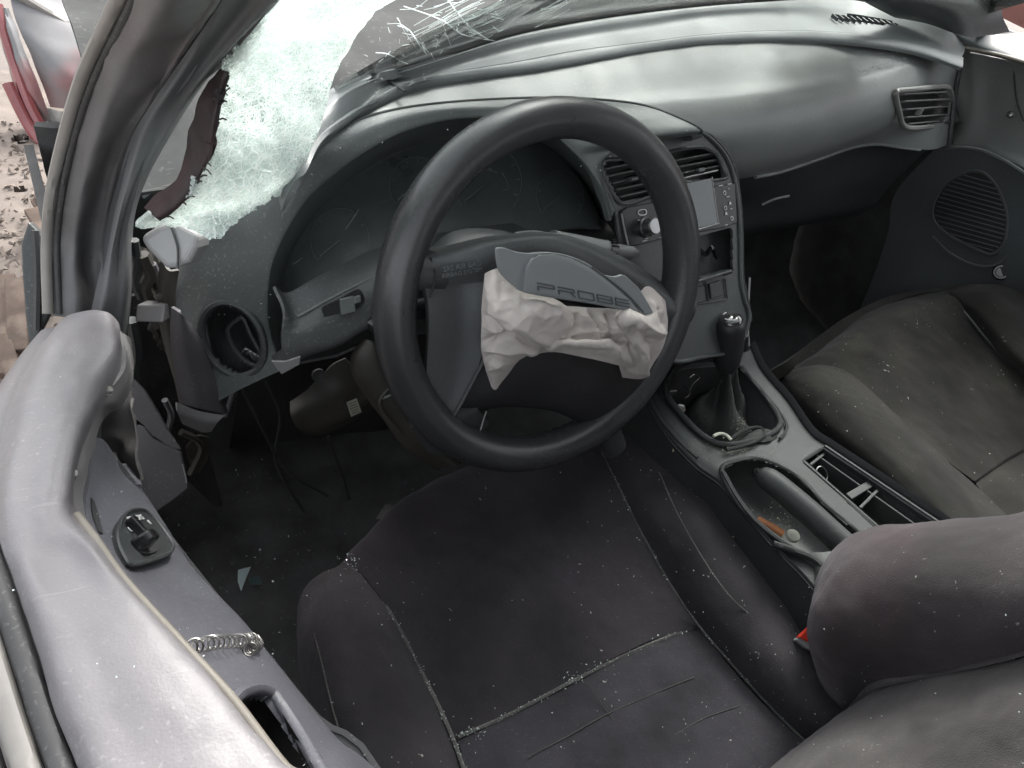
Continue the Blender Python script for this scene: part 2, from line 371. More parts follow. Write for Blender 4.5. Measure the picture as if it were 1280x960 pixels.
def glass_clear():
    m = bpy.data.materials.new('windscreen_glass'); m.use_nodes = True; nt = m.node_tree; N, L = nt.nodes, nt.links
    for n in list(N): N.remove(n)
    out = N.new('ShaderNodeOutputMaterial'); tr = N.new('ShaderNodeBsdfTransparent'); tr.inputs['Color'].default_value = (.94, .97, .96, 1)
    gl = N.new('ShaderNodeBsdfGlossy'); gl.inputs['Roughness'].default_value = .04
    df = N.new('ShaderNodeBsdfDiffuse'); df.inputs['Color'].default_value = (.6, .62, .6, 1)
    fr = N.new('ShaderNodeFresnel'); fr.inputs['IOR'].default_value = 1.45
    a = N.new('ShaderNodeMixShader'); L.new(fr.outputs[0], a.inputs[0]); L.new(tr.outputs[0], a.inputs[1]); L.new(gl.outputs[0], a.inputs[2])
    tc = N.new('ShaderNodeTexCoord'); nz = N.new('ShaderNodeTexNoise'); nz.inputs['Scale'].default_value = 14; nz.inputs['Detail'].default_value = 6; L.new(tc.outputs['Object'], nz.inputs['Vector'])
    r = N.new('ShaderNodeMapRange'); r.inputs[1].default_value = .4; r.inputs[2].default_value = .75; r.inputs[4].default_value = .22; L.new(nz.outputs['Fac'], r.inputs[0])
    b = N.new('ShaderNodeMixShader'); L.new(r.outputs[0], b.inputs[0]); L.new(a.outputs[0], b.inputs[1]); L.new(df.outputs[0], b.inputs[2])
    L.new(b.outputs[0], out.inputs['Surface']); return m
shatter_m = glass_shatter(); clear_m = glass_clear()
crack_m = M('crack_white', (.75, .82, .80), .3, spec=.8)

# ------------------------------------------------------------------ the place: ground
G0 = -0.22
def flat(name, x0, x1, y0, y1, z, mat, nx, ny, amp, sc, **kw):
    X = np.linspace(x0, x1, nx); Y = np.linspace(y0, y1, ny)
    V = [(x, y, z+amp*fbm((x, y, 0), sc)) for y in Y for x in X]
    F = [(j*nx+i, j*nx+i+1, (j+1)*nx+i+1, (j+1)*nx+i) for j in range(ny-1) for i in range(nx-1)]
    return link(name, V, F, mat, **kw)
flat('ground', -40, 40, -40, 40, G0-.01, ground_m, 60, 60, .01, .8, kind='structure', label='dusty pale ground of the yard outside the car')

# ------------------------------------------------------------------ the car
CAR = empty('wrecked_car', (0.36, 0.0, G0), label='wrecked grey car interior with deployed airbag and shattered windscreen, seen through the driver window', cat='car')

# ---- body shell: floor, firewall, tunnel, roof, pillars
shell = empty('body_shell', (.36, 0, G0+.1), CAR)
X0, X1 = -.43, 1.14
def shellgrid(x0, x1, prof, nx, ny): return grid([[A([x, p[0], p[1]]) for x in np.linspace(x0, x1, 4)] for p in prof], nx, ny)
sheet('carpet_floor', shellgrid(X0+.02, X1, [(-.75, .10), (-.3, .10), (0, .10), (.35, .10), (.62, .11), (.78, .16), (.84, .30), (.85, .48), (.84, .62)], 90, 140), carpet_m, shell, .01,
      label='black debris-strewn carpet of the footwell', disp=lambda p, a, b: .010*fbm(p, 9)+.004*fbm(p, 50))
sheet('rear_bulkhead', shellgrid(X0, X1, [(-.75, .08), (-.8, .5), (-.85, .72)], 6, 8), carpet_m, shell, .01)
sheet('rear_shelf', shellgrid(X0, X1, [(-.85, .73), (-1.3, .76)], 6, 8), dark_m, shell, .01)
sheet('roof', grid([[A([x, y, 1.15+.03*(1-((x-.36)/.62)**2)+(-.01 if y > .1 else 0)]) for x in np.linspace(-.27, .99, 5)] for y in (-.95, -.5, -.1, .12)], 16, 16), ptrim_m, shell, .02, label='pale headliner and roof skin above the seats')
sheet('kick_wall', grid([[A([1.15, y, z]) for y in np.linspace(-.8, 1.0, 5)] for z in (.09, .4, .74)], 20, 10), carpet_m, shell, .01)
sheet('kick_wall', grid([[A([-.415, y, z]) for y in np.linspace(.50, .84, 5)] for z in (.09, .4, .60)], 20, 10), carpet_m, shell, .01)
sheet('quarter_trim', grid([[A([-.40, y, z]) for y in np.linspace(-.85, -.42, 5)] for z in (.09, .4, .74)], 20, 10), dark_m, shell, .01)
# left and right lower body sides (door sills)
for x, n in ((-.44, 1), (1.16, -1)):
    sheet('rocker_panel', grid([[A([x, y, z]) for y in np.linspace(-.9, .95, 4)] for z in (G0+.06, .0, .11)], 12, 4), pillar_m, shell, .03)
# rear pillars holding the roof up
for sx in (-.33, 1.05):
    sheet('rear_pillar', grid([[A([sx+dx, y, z]) for dx in (0, .012)] for (y, z, _) in ((-.95, .70, 0), (-.9, .95, 0), (-.8, 1.13, 0))], 3, 6), ptrim_m, shell, .05)

# ---- left windscreen pillar (nearest): stations from the door up to the roof
def station(z, *xp): return [U(p[0], p[1], z=z+(p[2] if len(p) > 2 else 0)) for p in xp]
pil_metal = [
 station(.655, (66, 395), (82, 395), (100, 394), (118, 392, -.01), (140, 388, -.005), (150, 386)),
 station(.695, (64, 312), (78, 312), (96, 316), (112, 318, -.014), (132, 312, -.005), (148, 300)),
 station(.745, (70, 246), (84, 248), (104, 252), (122, 254, -.016), (138, 250, -.006), (150, 238)),
 station(.80, (87, 172), (100, 176), (122, 184), (142, 186, -.016), (156, 184, -.006), (172, 172)),
 station(.86, (110, 100), (124, 106), (148, 116), (178, 124, -.016), (196, 120, -.006), (212, 108)),
 station(.93, (148, 22), (162, 30), (190, 44), (226, 52, -.016), (240, 46, -.006), (258, 34)),
 station(1.00, (186, -60), (202, -50), (236, -36), (272, -28, -.016), (294, -34, -.006), (316, -44)),
 station(1.08, (236, -190), (256, -180), (300, -160), (344, -150, -.016), (372, -160, -.006), (398, -176))]
for r_ in pil_metal: r_[-1] = r_[-1]+nrm(r_[-1]-CP)*.022; r_[-2] = r_[-2]+nrm(r_[-2]-CP)*.010
sheet('pillar_frame', grid(pil_metal, 26, 90), pillar_m, shell, .012, label='dented grey metal door-frame side of the windscreen pillar',
      disp=lambda p, a, b: .0035*fbm(p, 14, 2)*math.sin(math.pi*min(1, max(0, b)))+.0009*fbm(p, 60, 2))
pil_trim = [
 station(.66, (116, 388), (130, 384), (148, 376), (160, 368), (166, 362, -.02)),
 station(.705, (132, 318), (142, 314), (156, 300), (163, 290), (168, 284, -.02)),
 station(.75, (144, 258), (156, 254), (168, 244), (178, 236), (184, 230, -.02)),
 station(.80, (163, 184), (178, 182), (198, 176), (211, 172), (218, 168, -.02)),
 station(.855, (196, 128), (212, 124), (232, 116), (246, 118), (252, 116, -.02)),
 station(.905, (238, 68), (254, 62), (276, 58), (290, 66), (296, 64, -.02)),
 station(.97, (284, 2), (300, -4), (328, -8), (349, 2), (356, 2, -.02)),
 station(1.06, (352, -110), (376, -116), (404, -120), (430, -116), (436, -112, -.02))]
pil_trim.insert(0, station(.61, (104, 450), (118, 446), (138, 440), (152, 434), (160, 430, -.02)))
for r_ in pil_trim: r_[0] = r_[0]+nrm(r_[0]-CP)*.02
PT = grid(pil_trim, 30, 90); PT = PT+(CP-PT)*.02
sheet('pillar_trim', PT+A([0, 0, .004]), ptrim_m, shell, .01, label='smooth grey inner trim of the windscreen pillar')
seal = [p[0] for p in pil_metal]
tube('pillar_weatherstrip', cr([q+A([-.003, 0, .003]) for q in seal], 90), .0042, strip_m, shell, k=8, label='pale rubber seal along the outer pillar edge')
tube('pillar_weatherstrip', cr([.45*q+.55*r+A([0, 0, .002]) for q, r in zip(seal, [p[1] for p in pil_metal])], 90), .0026, rubber_m, shell, k=8)
# right pillar trim and passenger window edge
rp = [zs(.80, (1118, 22), (1160, 30), (1212, 46), (1262, 40)),
      zs(.84, (1080, 2), (1150, 6), (1215, 12), (1252, 8)),
      zs(.90, (1010, -40), (1100, -44), (1190, -50), (1262, -60)),
      zs(1.05, (930, -150), (1040, -170), (1170, -190), (1290, -220))]
sheet('pillar_trim', grid(rp, 20, 24), dark_m, shell, .012, label='dark trim at the foot of the passenger side windscreen pillar')

# ------------------------------------------------------------------ dashboard
DASH = empty('dashboard', (.36, .62, .6), CAR, label='grey moulded dashboard with twin air vents and deep instrument hood')
def dashsec(x):
    """section (y,z) of the main pad at x, windscreen side first"""
    t = np.clip((x+.2)/1.2, 0, 1)
    y0 = np.interp(x, [-.2, -.07, .08, .29, .48, .68, .87, 1.0, 1.1], [.474, .565, .597, .645, .680, .688, .690, .680, .665])
    z0 = np.interp(x, [-.2, .3, .7, .87, 1.0, 1.1], [.788, .790, .788, .780, .768, .755])
    ye = np.interp(x, [-.2, .1, .24, .34, .55, .76, .98, 1.1], [.45, .52, .535, .540, .552, .592, .648, .652])
    ze = min(.768, z0-.010)
    dish = np.interp(x, [.1, .3, .5, .75, .9, 1.1], [0, .5, 1., .7, .1, 0])
    m_ = lambda t: y0+(ye-y0)*t
    g = np.interp(x, [.9, 1.1], [1, .8])
    P9 = [A([x, y0, z0-.004]), A([x, m_(.33), z0+(ze-z0)*.33-.006*dish]), A([x, m_(.66), z0+(ze-z0)*.6-.008*dish]), A([x, m_(.95), ze+.001]),
            A([x, ye-.018*g, ze-.016]), A([x, ye-.029*g, ze-.045]), A([x, ye-.025*g, ze-.078]), A([x, ye-.012*g, ze-.106]), A([x, ye+.002, ze-.127])]
    E9 = [(.676, .764), (.674, .755), (.671, .746), (.667, .736), (.658, .716), (.648, .696), (.634, .671), (.619, .645), (.604, .619)]
    k = np.clip((x-.78)/.30, 0, 1); k = k*k*(3-2*k)
    return [p*(1-k)+A([x, e[0]-.28*(1.09-x)*(.3+.7*i/8), e[1]+.03*(1.09-x)])*k for i, (p, e) in enumerate(zip(P9, E9))]
stx = [-.20, -.07, .05, .18, .30, .42, .55, .68, .78, .86, .94, 1.02, 1.095]
PAD = grid([[dashsec(x)[k] for x in stx] for k in range(9)], 270, 120)
vent_c = U(1155, 133, y=.575)
def projpx(P):
    D = np.asarray(P)-CP; w = D@_f; return 640+FPX*(D@_s)/w, 480-FPX*(D@_v)/w
VENT_PX = [(1119, 112), (1185, 108), (1191, 128), (1189, 148), (1178, 157), (1130, 161), (1125, 145)]
PADCUT = [(300, 60), (404, 60), (404, 176), (430, 162), (466, 148), (545, 133), (657, 126), (740, 127), (800, 134), (844, 149), (874, 167), (896, 183), (909, 206), (916, 232), (920, 270), (922, 420), (300, 420)]
def pad_hole(c, a, b):
    x, y = projpx(c); return inpoly(x, y, PADCUT) or inpoly(x, y, [(1122, 115), (1140, 113), (1184, 111), (1189, 124), (1187, 142), (1178, 154), (1136, 158), (1128, 150), (1124, 130)])
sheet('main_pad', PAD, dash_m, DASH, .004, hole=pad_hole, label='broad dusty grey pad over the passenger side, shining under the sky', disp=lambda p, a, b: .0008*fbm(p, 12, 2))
# lower recess of the passenger side
low = [[dashsec(x)[8]+A([0, .003, -.002]) for x in stx[4:]], [dashsec(x)[8]+A([0, .03, -.03]) for x in stx[4:]],
       [A([x, .66, .50]) for x in stx[4:]], [A([x, .68, .42]) for x in stx[4:]], [A([x, .76, .34]) for x in stx[4:]]]
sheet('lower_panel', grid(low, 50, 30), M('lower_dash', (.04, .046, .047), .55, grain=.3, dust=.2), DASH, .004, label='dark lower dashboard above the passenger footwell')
crease = [U(a, b, z=.0) for a, b in ()]
cl = cr([PAD[-1, j]+A([0, -.0015, -.001]) for j in range(126, 238, 10)], 60)
tube('crease_trim', cl, .0028, dash_m, DASH, k=8)
tube('crease_trim', cr(ys(.60, (952, 256), (968, 249), (986, 245)), 12), .0024, dash_m, DASH, k=6)
# upper tiers next to the glass
base = zs(.792, (350, 256, .742), (372, 214, .778), (397, 172, .786), (440, 140, .79), (489, 101), (515, 97), (560, 84), (642, 63), (720, 48), (800, 36), (880, 24), (960, 20), (1040, 24), (1100, 32), (1160, 44, .786), (1206, 60, .776))
glassl = zs(.80, (345, 235, .750), (366, 190, .788), (392, 150, .792), (425, 116), (470, 98), (500, 90), (560, 71), (642, 45), (720, 29), (800, 17), (880, 8), (960, 2), (1040, -2), (1090, 4), (1140, 18, .795), (1190, 36, .786))
lowt = zs(.789, (354, 268, .738), (378, 226, .772), (399, 184, .780), (440, 150, .786), (484, 124), (519, 109), (560, 101), (657, 88), (720, 78), (800, 64), (880, 53), (960, 49), (1030, 50), (1095, 56), (1150, 66, .782), (1203, 84, .770))
mid = zs(.792, (352, 262, .740), (375, 220, .775), (398, 178, .783), (440, 145, .788), (487, 112), (517, 103), (560, 92), (650, 77), (720, 64), (800, 54), (880, 44), (960, 39), (1030, 40), (1095, 46), (1150, 56, .785), (1202, 72, .773))
G1 = grid([[p+A([0, .03, -.012]) for p in glassl], glassl, [.5*a+.5*b+A([0, 0, .003]) for a, b in zip(glassl, base)], base, [m+A([0, 0, .001]) for m in mid]], 150, 24)
DEF = [(1034, 17), (1060, 18), (1100, 23), (1122, 29), (1112, 31), (1080, 29), (1045, 24)]
sheet('upper_tier', G1, tier_m, DASH, .004, label='narrow upper dash tier under the windscreen', hole=lambda c, a, b: inpoly(*projpx(c), DEF))
G2 = grid([[p+A([0, .002, -.004]) for p in mid], [p+A([0, -.002, .0015]) for p in mid], [.5*a+.5*b+A([0, 0, .0035]) for a, b in zip(mid, lowt)], [p+A([0, 0, .001]) for p in lowt], [p+A([0, .001, -.006]) for p in lowt]], 150, 16)
sheet('lower_tier', G2, tier_m, DASH, .003, label='rounded lip running along the front of the upper dash tier')
tube('tier_joint', cr(zs(.794, (476, 97), (486, 101), (496, 108), (506, 114)), 14), .0016, dark_m, DASH, k=6)
# defroster vent slats
for i in range(11):
    a = i/10; p0 = U(1040+74*a, 19+9*a, z=.797-.006*a); p1 = U(1047+74*a, 24.5+8*a, z=.797-.006*a)
    obox('defroster_slat', (p0+p1)/2, nrm(p1-p0), nrm(np.cross(p1-p0, A([0, 0, 1]))), A([0, 0, 1.]), (np.linalg.norm(p1-p0), .0028, .006), dark_m, DASH, .0004)
prism('defroster_floor', [U(x, y, z=.785) for x, y in ((1026, 12), (1130, 24), (1130, 40), (1030, 30))], (0, 0, 1), .003, rubber_m, DASH, 0)
# passenger vent
vf = nrm(A([-.05, -.93, .30])); ve1 = nrm(np.cross(A([0, 0, 1.]), -vf)); 
_D = PAD-CP; _w = _D@_f; _X = 640+FPX*(_D@_s)/_w; _Y = 480-FPX*(_D@_v)/_w
_i = np.unravel_index(np.argmin((_X-1155)**2+(_Y-134)**2), _X.shape); vO = PAD[_i]; 
def _pn(x, y): return PAD[np.unravel_index(np.argmin((_X-x)**2+(_Y-y)**2), _X.shape)]
_a, _b, _c = _pn(1122, 113), _pn(1189, 112), _pn(1150, 160); vf = nrm(np.cross(_b-_a, _c-_a)); vf = vf if vf@(CP-vO) > 0 else -vf; vO = (_a+_b+_c)/3+vf*.001
ve1 = nrm(np.cross(A([0, 0, 1.]), -vf))
def VP(px, py, h=0): return UP(px, py, vO+vf*h, vf)
def loop(pts, n=48): return cr(pts, n, True)
vout = [VP(x, y, .004) for x, y in ((1122, 114), (1140, 112), (1170, 109), (1185, 110), (1190, 122), (1189, 142), (1183, 153), (1165, 158), (1138, 160), (1128, 155), (1124, 140), (1120, 122))]
grey_vent = M('vent_grey', (.19, .19, .18), .5, dust=.4)
tube('vent_frame', loop(vout), .0046, grey_vent, DASH, k=8, closed=True, label='pale grey frame round the passenger air vent')
prism('vent_duct', [VP(x, y, -.03) for x, y in ((1120, 110), (1190, 108), (1190, 156), (1126, 160))], vf, .002, rubber_m, DASH, 0)
for (a, b) in (((1126, 118), (1184, 115)), ((1127, 127), (1186, 124)), ((1129, 137), (1186, 133)), ((1130, 147), (1185, 143)), ((1132, 155), (1180, 151))):
    p0, p1 = VP(*a, -.002), VP(*b, -.002); e = nrm(p1-p0); tl = nrm(A([0, -.75, .5]))
    obox('vent_slat', (p0+p1)/2, e, nrm(np.cross(e, np.cross(tl, e))), nrm(np.cross(tl, e)), (np.linalg.norm(p1-p0), .013, .0022), grey_vent, DASH, .0005)
obox('vent_tab', VP(1149, 140, .004), ve1, A([0, 0, 1.]), vf, (.007, .011, .01), grey_vent, DASH)
# seam between dash end and door
tube('dash_end_seam', cr([dashsec(1.09)[k]+A([.004, -.002, .002]) for k in range(9)], 40), .0045, dark_m, DASH, k=8)

# ---- instrument hood
sO = U(850, 262, y=.458); se1 = nrm(A([1, .10, 0])); sa_ = math.radians(38); se2 = A([0, math.sin(sa_), math.cos(sa_)]); se2 = nrm(se2-se1*(se2@se1)); sn = nrm(np.cross(se1, se2))
if sn[1] > 0: sn = -sn
def SP(px, py, h=0): return UP(px, py, sO+sn*h, sn)
outer = [U(*p[:2], z=p[2]) for p in ((240, 520, .50), (222, 460, .54), (212, 400, .58), (218, 345, .625), (262, 282, .685), (330, 222, .735), (397, 176, .774), (464, 145, .787), (545, 130, .790), (657, 123, .789), (735, 124, .785), (800, 131, .774), (845, 146, .770), (877, 164, .762))]+[SP(848, 172, .001), SP(800, 180, .001), SP(758, 191, .001), SP(752, 218, .001), SP(768, 262, .001)]
inner = [U(*p[:2], z=p[2]) for p in ((352, 462, .555), (338, 420, .585), (334, 380, .62), (341, 325, .665), (376, 259, .715), (414, 221, .742), (462, 187, .768), (510, 163, .777), (570, 149, .781), (630, 149, .780), (668, 156, .773), (690, 165, .770), (706, 176, .763), (718, 187, .756), (726, 195, .750), (734, 205, .743), (744, 221, .732), (755, 243, .713), (763, 276, .683))]
midr = [.5*a+.5*b for a, b in zip(outer, inner)]
up = [0.004, .006, .010, .012, .012, .010, .008, .006, .005, .005, .007, .007, .006, .004, .003, .003, .002, .002, .002]
rise = [p+A([-.2*u, -.35*u, u*.9]) for p, u in zip(midr, up)]
rise2 = [.22*a+.78*b+A([-.2*u, -.35*u, u*.6]) for a, b, u in zip(outer, inner, up)]
HOLE_C = (291, 424)
def vhole(c, a, b):
    x, y = projpx(c); dx, dy = x-HOLE_C[0], y-HOLE_C[1]; ca, sa = math.cos(math.radians(62)), math.sin(math.radians(62))
    u_, v_ = dx*ca+dy*sa, -dx*sa+dy*ca
    return (u_/46)**2+(v_/33)**2 < 1
HG = grid([[a+A([.002, .012, -.012]) for a in outer], outer, rise, rise2, inner, [q+A([.0, .010, -.004]) for q in inner]], 170, 50)
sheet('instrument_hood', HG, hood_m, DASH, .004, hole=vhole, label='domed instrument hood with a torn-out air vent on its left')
tube('hood_seam', cr([p+A([0, .0, .0005]) for p in outer[6:]], 60), .0016, dark_m, DASH, k=6)
# dark recess walls and cluster lens
inset = [ (368, 452), (352, 415), (350, 378), (358, 330), (388, 276), (424, 238), (470, 205), (516, 184), (572, 170), (630, 167), (662, 172), (682, 181), (696, 191), (706, 200), (714, 208), (722, 217), (732, 231), (742, 250), (750, 280)]
lensY = [.50, .50, .51, .535, .56, .575, .59, .60, .605, .605, .60, .60, .595, .59, .588, .585, .58, .57, .56]
lens_edge = [U(a, b, y=y) for (a, b), y in zip(inset, lensY)]
rec = [[q+A([.0, .004, -.002]) for q in inner], [.5*a+.5*b for a, b in zip(inner, lens_edge)], lens_edge]
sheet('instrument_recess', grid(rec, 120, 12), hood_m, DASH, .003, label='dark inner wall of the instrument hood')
bottom = [U(a, b, y=y) for (a, b), y in zip(((372, 455), (372, 440), (376, 420), (386, 402), (410, 388), (440, 372), (480, 352), (520, 338), (570, 318), (620, 304), (660, 294), (690, 289), (710, 286), (720, 285), (728, 284), (734, 284), (740, 284), (746, 284), (752, 285)), [.47]*19)]
sheet('cluster_lens', grid([lens_edge, [.5*a+.5*b+A([0, -.004, .004]) for a, b in zip(lens_edge, bottom)], bottom], 70, 24), cluster_m, DASH, .003, label='dusty scratched lens over the dead instrument cluster')
# gauges seen faintly through the lens
def onlens(px, py): return U(px, py, y=.525)
for (x0, y0, x1, y1) in ((448, 262, 432, 286), (366, 330, 378, 322), (614, 212, 604, 205), (628, 216, 636, 236), (606, 211, 622, 216), (636, 236, 628, 238)):
    n_ = nrm(CP-onlens(x0, y0)); yb = .533 if x0 < 500 else .54
    P_ = [U(x0, y0, y=yb-.02), U((x0+x1)/2+1, (y0+y1)/2, y=yb-.02), U(x1, y1, y=yb-.02)]
    tube('lens_stroke', cr(P_, 6), .0006, faint_m, DASH, k=4)  # thin pale strokes set at the lens
LG = grid([lens_edge, [.5*a+.5*b+A([0, -.004, .004]) for a, b in zip(lens_edge, bottom)], bottom], 90, 40)
_LD = LG-CP; _lw = _LD@_f; _LX = 640+FPX*(_LD@_s)/_lw; _LY = 480-FPX*(_LD@_v)/_lw
def onL(x, y): return U(x, y, d=_lw[np.unravel_index(np.argmin((_LX-x)**2+(_LY-y)**2), _LX.shape)]-.003)
gauge_m = M('gauge_print', (.12, .135, .135), .6, var=.3)
for (gx_, gy_, gr_) in ((425, 300, 40), (520, 232, 36), (610, 228, 46), (700, 245, 32)):
    tt = np.linspace(math.radians(140), math.radians(400), 30)
    tube('gauge_ring', [onL(gx_+gr_*.92*math.cos(t), gy_+gr_*math.sin(t)) for t in tt], .0005, gauge_m, DASH, k=4)
    for t in tt[::3]:
        tube('gauge_tick', [onL(gx_+gr_*.76*math.cos(t), gy_+gr_*.83*math.sin(t)), onL(gx_+gr_*.86*math.cos(t), gy_+gr_*.94*math.sin(t))], .0006, gauge_m, DASH, k=4)
    tube('gauge_needle', [onL(gx_, gy_), onL(gx_-gr_*.35, gy_+gr_*.28), onL(gx_-gr_*.62, gy_+gr_*.5)], .0009, gauge_m, DASH, k=5)
# lower edge ledge of cluster + lower column cover panel
bez_m = M('stack_bezel', (.042, .047, .048), .45, grain=.3, dust=.4)
ledge = [U(a, b, y=y) for (a, b), y in zip(((360, 388), (400, 372), (450, 352), (520, 335), (600, 306), (680, 290), (760, 284)), [.45]*7)]
panelT = [U(a, b, y=y) for (a, b, y) in ((356, 388, .425), (372, 396, .425), (408, 376, .43), (445, 357, .435), (485, 338, .44), (560, 318, .45), (680, 300, .46), (770, 296, .47))]
panelM = [U(a, b, y=y) for (a, b, y) in ((352, 425, .405), (376, 420, .405), (412, 404, .41), (452, 386, .415), (495, 366, .42), (570, 345, .43), (690, 325, .44), (785, 330, .45))]
panelB = [U(a, b, y=y) for (a, b, y) in ((356, 464, .40), (384, 446, .40), (425, 432, .40), (460, 412, .405), (510, 400, .41), (590, 400, .43), (700, 400, .44), (810, 400, .45))]
panelC = [p+A([0, .04, -.02]) for p in panelB]
sheet('switch_panel', grid([[p+A([0, .03, .006]) for p in panelT], panelT, panelM, panelB, panelC], 60, 30), bez_m, DASH, .003, label='dark panel with a dimmer switch below the instruments')
tube('panel_edge', cr(panelT[1:5], 24), .0016, hood_m, DASH, k=6)
sp = lambda x, y, h=0: U(x, y, y=.418-h)
prism('switch_recess', loop([sp(x, y, .003) for x, y in ((404, 384), (424, 374), (446, 362), (453, 366), (456, 376), (450, 384), (430, 395), (412, 402), (406, 396))], 30), (0, -.9, .4), .003, rubber_m, DASH, 0)
obox('dimmer_switch', sp(434, 381, .006), nrm(A([.9, 0, .1])), A([0, .4, .9]), A([0, -.9, .4]), (.014, .016, .006), hood_m, DASH, .001)
obox('small_button', sp(446, 374, .006), nrm(A([.9, 0, .1])), A([0, .4, .9]), A([0, -.9, .4]), (.007, .007, .005), hood_m, DASH, .001)
prism('torn_corner', [U(x, y, y=.395) for x, y in ((340, 452), (358, 452), (376, 446), (374, 456), (352, 468))], (0, -1, .3), .003, silver_m, DASH, .0005, label='pale torn corner of plastic')
# torn vent: ring, cup, loose inner frame
def hv(x, y, d=0):  # on the hood's local plane near the hole
    return UP(x, y, hO-hn*d, hn)
_i = np.unravel_index(np.argmin([(projpx(p)[0]-HOLE_C[0])**2+(projpx(p)[1]-HOLE_C[1])**2 for p in HG.reshape(-1, 3)]), HG.shape[:2])
hO = HG[_i]; hn = gnorm(HG)[_i]
def ell(cx, cy, a, b, ang, n=40, d=0):
    ca, sa = math.cos(math.radians(ang)), math.sin(math.radians(ang))
    return [hv(cx+a*math.cos(t)*ca-b*math.sin(t)*sa, cy+a*math.cos(t)*sa+b*math.sin(t)*ca, d) for t in np.linspace(0, 2*math.pi, n, endpoint=False)]
E0, E1, E2 = ell(291, 424, 49, 36, 62), ell(294, 427, 44, 32, 62, d=.014), ell(298, 430, 34, 24, 62, d=.05)
tube('vent_opening_rim', E0, .0042, bez_m, DASH, k=8, closed=True, label='rim of the empty left air vent opening')
def ringwall(name, loops, mat, parent, close=True, **kw):
    n = len(loops[0]); V = [p for l in loops for p in l]; F = [(i*n+j, i*n+(j+1) % n, (i+1)*n+(j+1) % n, (i+1)*n+j) for i in range(len(loops)-1) for j in range(n)]
    if close: F.append(tuple(range((len(loops)-1)*n, len(loops)*n)))
    o = link(name, V, F, mat, parent, **kw); fixn(o); return o
ringwall('vent_cavity', [E0, E1, E2], rubber_m, DASH, label='black cavity behind the missing vent')
loopin = [hv(x, y, .008) for x, y in ((285, 412), (298, 399), (304, 398), (314, 420), (330, 450), (326, 458), (308, 452), (292, 434))]
tube('loose_vent_frame', loop(loopin, 40), .0028, dark_m, DASH, k=8, closed=True, label='loose vent frame left in the opening')
for k in range(4): tube('wire', cr([hv(302+6*k, 442, .02), hv(308+5*k, 436+3*k, .006), hv(316+3*k, 448+2*k, .02)], 8), .0012, silver_m, DASH, k=5)

# ---- centre stack
stack = [(738, 196), (760, 187), (800, 177), (850, 166), (876, 166), (895, 180), (909, 199), (918, 224), (923, 260), (925, 300), (926, 349), (930, 372), (936, 400), (920, 436), (880, 446), (845, 452), (822, 440), (800, 400), (786, 360), (776, 310), (768, 262), (752, 226)]
LV = [(752, 206), (775, 199), (812, 196), (826, 240), (810, 247), (775, 253)]
RV = [(828, 196), (836, 190), (868, 184), (884, 186), (897, 195), (904, 212), (904, 224), (842, 226)]
# pod face as a fine grid with openings
us, vs = 100, 120
PPs = A([SP(x, y) for x, y in stack]); a1, a2 = (PPs-sO)@se1, (PPs-sO)@se2
gx = np.linspace(a1.min()-.003, a1.max()+.003, us); gy = np.linspace(a2.min()-.003, a2.max()+.003, vs)
poly2 = list(zip(a1, a2)); R2 = [((SP(x, y)-sO)@se1, (SP(x, y)-sO)@se2) for x, y in RV]; L2 = [((SP(x, y)-sO)@se1, (SP(x, y)-sO)@se2) for x, y in LV]
PO = [((SP(x, y)-sO)@se1, (SP(x, y)-sO)@se2) for x, y in ((846, 300), (916, 285), (916, 342), (860, 352))]
GG = A([[sO+se1*x+se2*y for x in gx] for y in gy])
def bez_hole(c, a, b):
    x, y = (c-sO)@se1, (c-sO)@se2
    return (not inpoly(x, y, poly2)) or inpoly(x, y, R2) or inpoly(x, y, L2) or inpoly(x, y, PO)
STK = empty('centre_stack', sO, CAR, label='centre stack with vents, radio screen and switches')
sheet('bezel', GG, bez_m, STK, .004, hole=bez_hole)
edge3 = cr([SP(x, y, .001) for x, y in stack], 200, True)
tube('bezel_edge', edge3, .0032, bez_m, STK, k=8, closed=True)
tube('vent_surround', loop([SP(x, y, .001) for x, y in RV], 60), .0025, bez_m, STK, k=6, closed=True)
tube('vent_surround', loop([SP(x, y, .001) for x, y in LV], 60), .0025, bez_m, STK, k=6, closed=True)
# pod side wall back to the dash
side_i = [(860, 160), (880, 166), (897, 180), (911, 199), (920, 224), (925, 260), (927, 300), (928, 349), (932, 372), (938, 402)]
r0 = [SP(x, y, .0) for x, y in side_i]
sheet('pod_side', grid([r0, [p+A([.006, .02, .008]) for p in r0], [p+A([.008, .075, .01]) for p in r0]], 50, 10), bez_m, STK, .003)
duct = lambda P_: prism('vent_duct', [SP(x, y, -.022) for x, y in P_], sn, .002, rubber_m, STK, 0)
duct([(820, 180), (912, 178), (912, 232), (836, 234)]); duct([(742, 198), (830, 188), (834, 256), (765, 262)]); duct([(836, 292), (924, 278), (924, 352), (850, 362)])
def slat(a, b, mat=dark_m, h=-.004, dep=.012, th=.0020, nm='vent_slat'):
    p0, p1 = SP(*a, h), SP(*b, h); e = nrm(p1-p0); tdir = nrm(sn+.35*se2); w_ = nrm(np.cross(tdir, e))
    return obox(nm, (p0+p1)/2-tdir*dep*.3, e, nrm(np.cross(e, w_)), w_, (np.linalg.norm(p1-p0), dep, th), mat, STK, .0004)
slat_m = M('vent_slat_plastic', (.055, .06, .06), .4, dust=.5, dustcol=(.3, .3, .3))
for a, b in (((831, 204), (896, 191)), ((834, 212), (901, 199)), ((838, 220), (903, 207))): slat(a, b, slat_m)
for a, b in (((755, 212), (816, 200)), ((760, 221), (819, 208)), ((765, 230), (822, 217)), ((770, 238), (824, 226)), ((774, 247), (826, 235))): slat(a, b, slat_m)
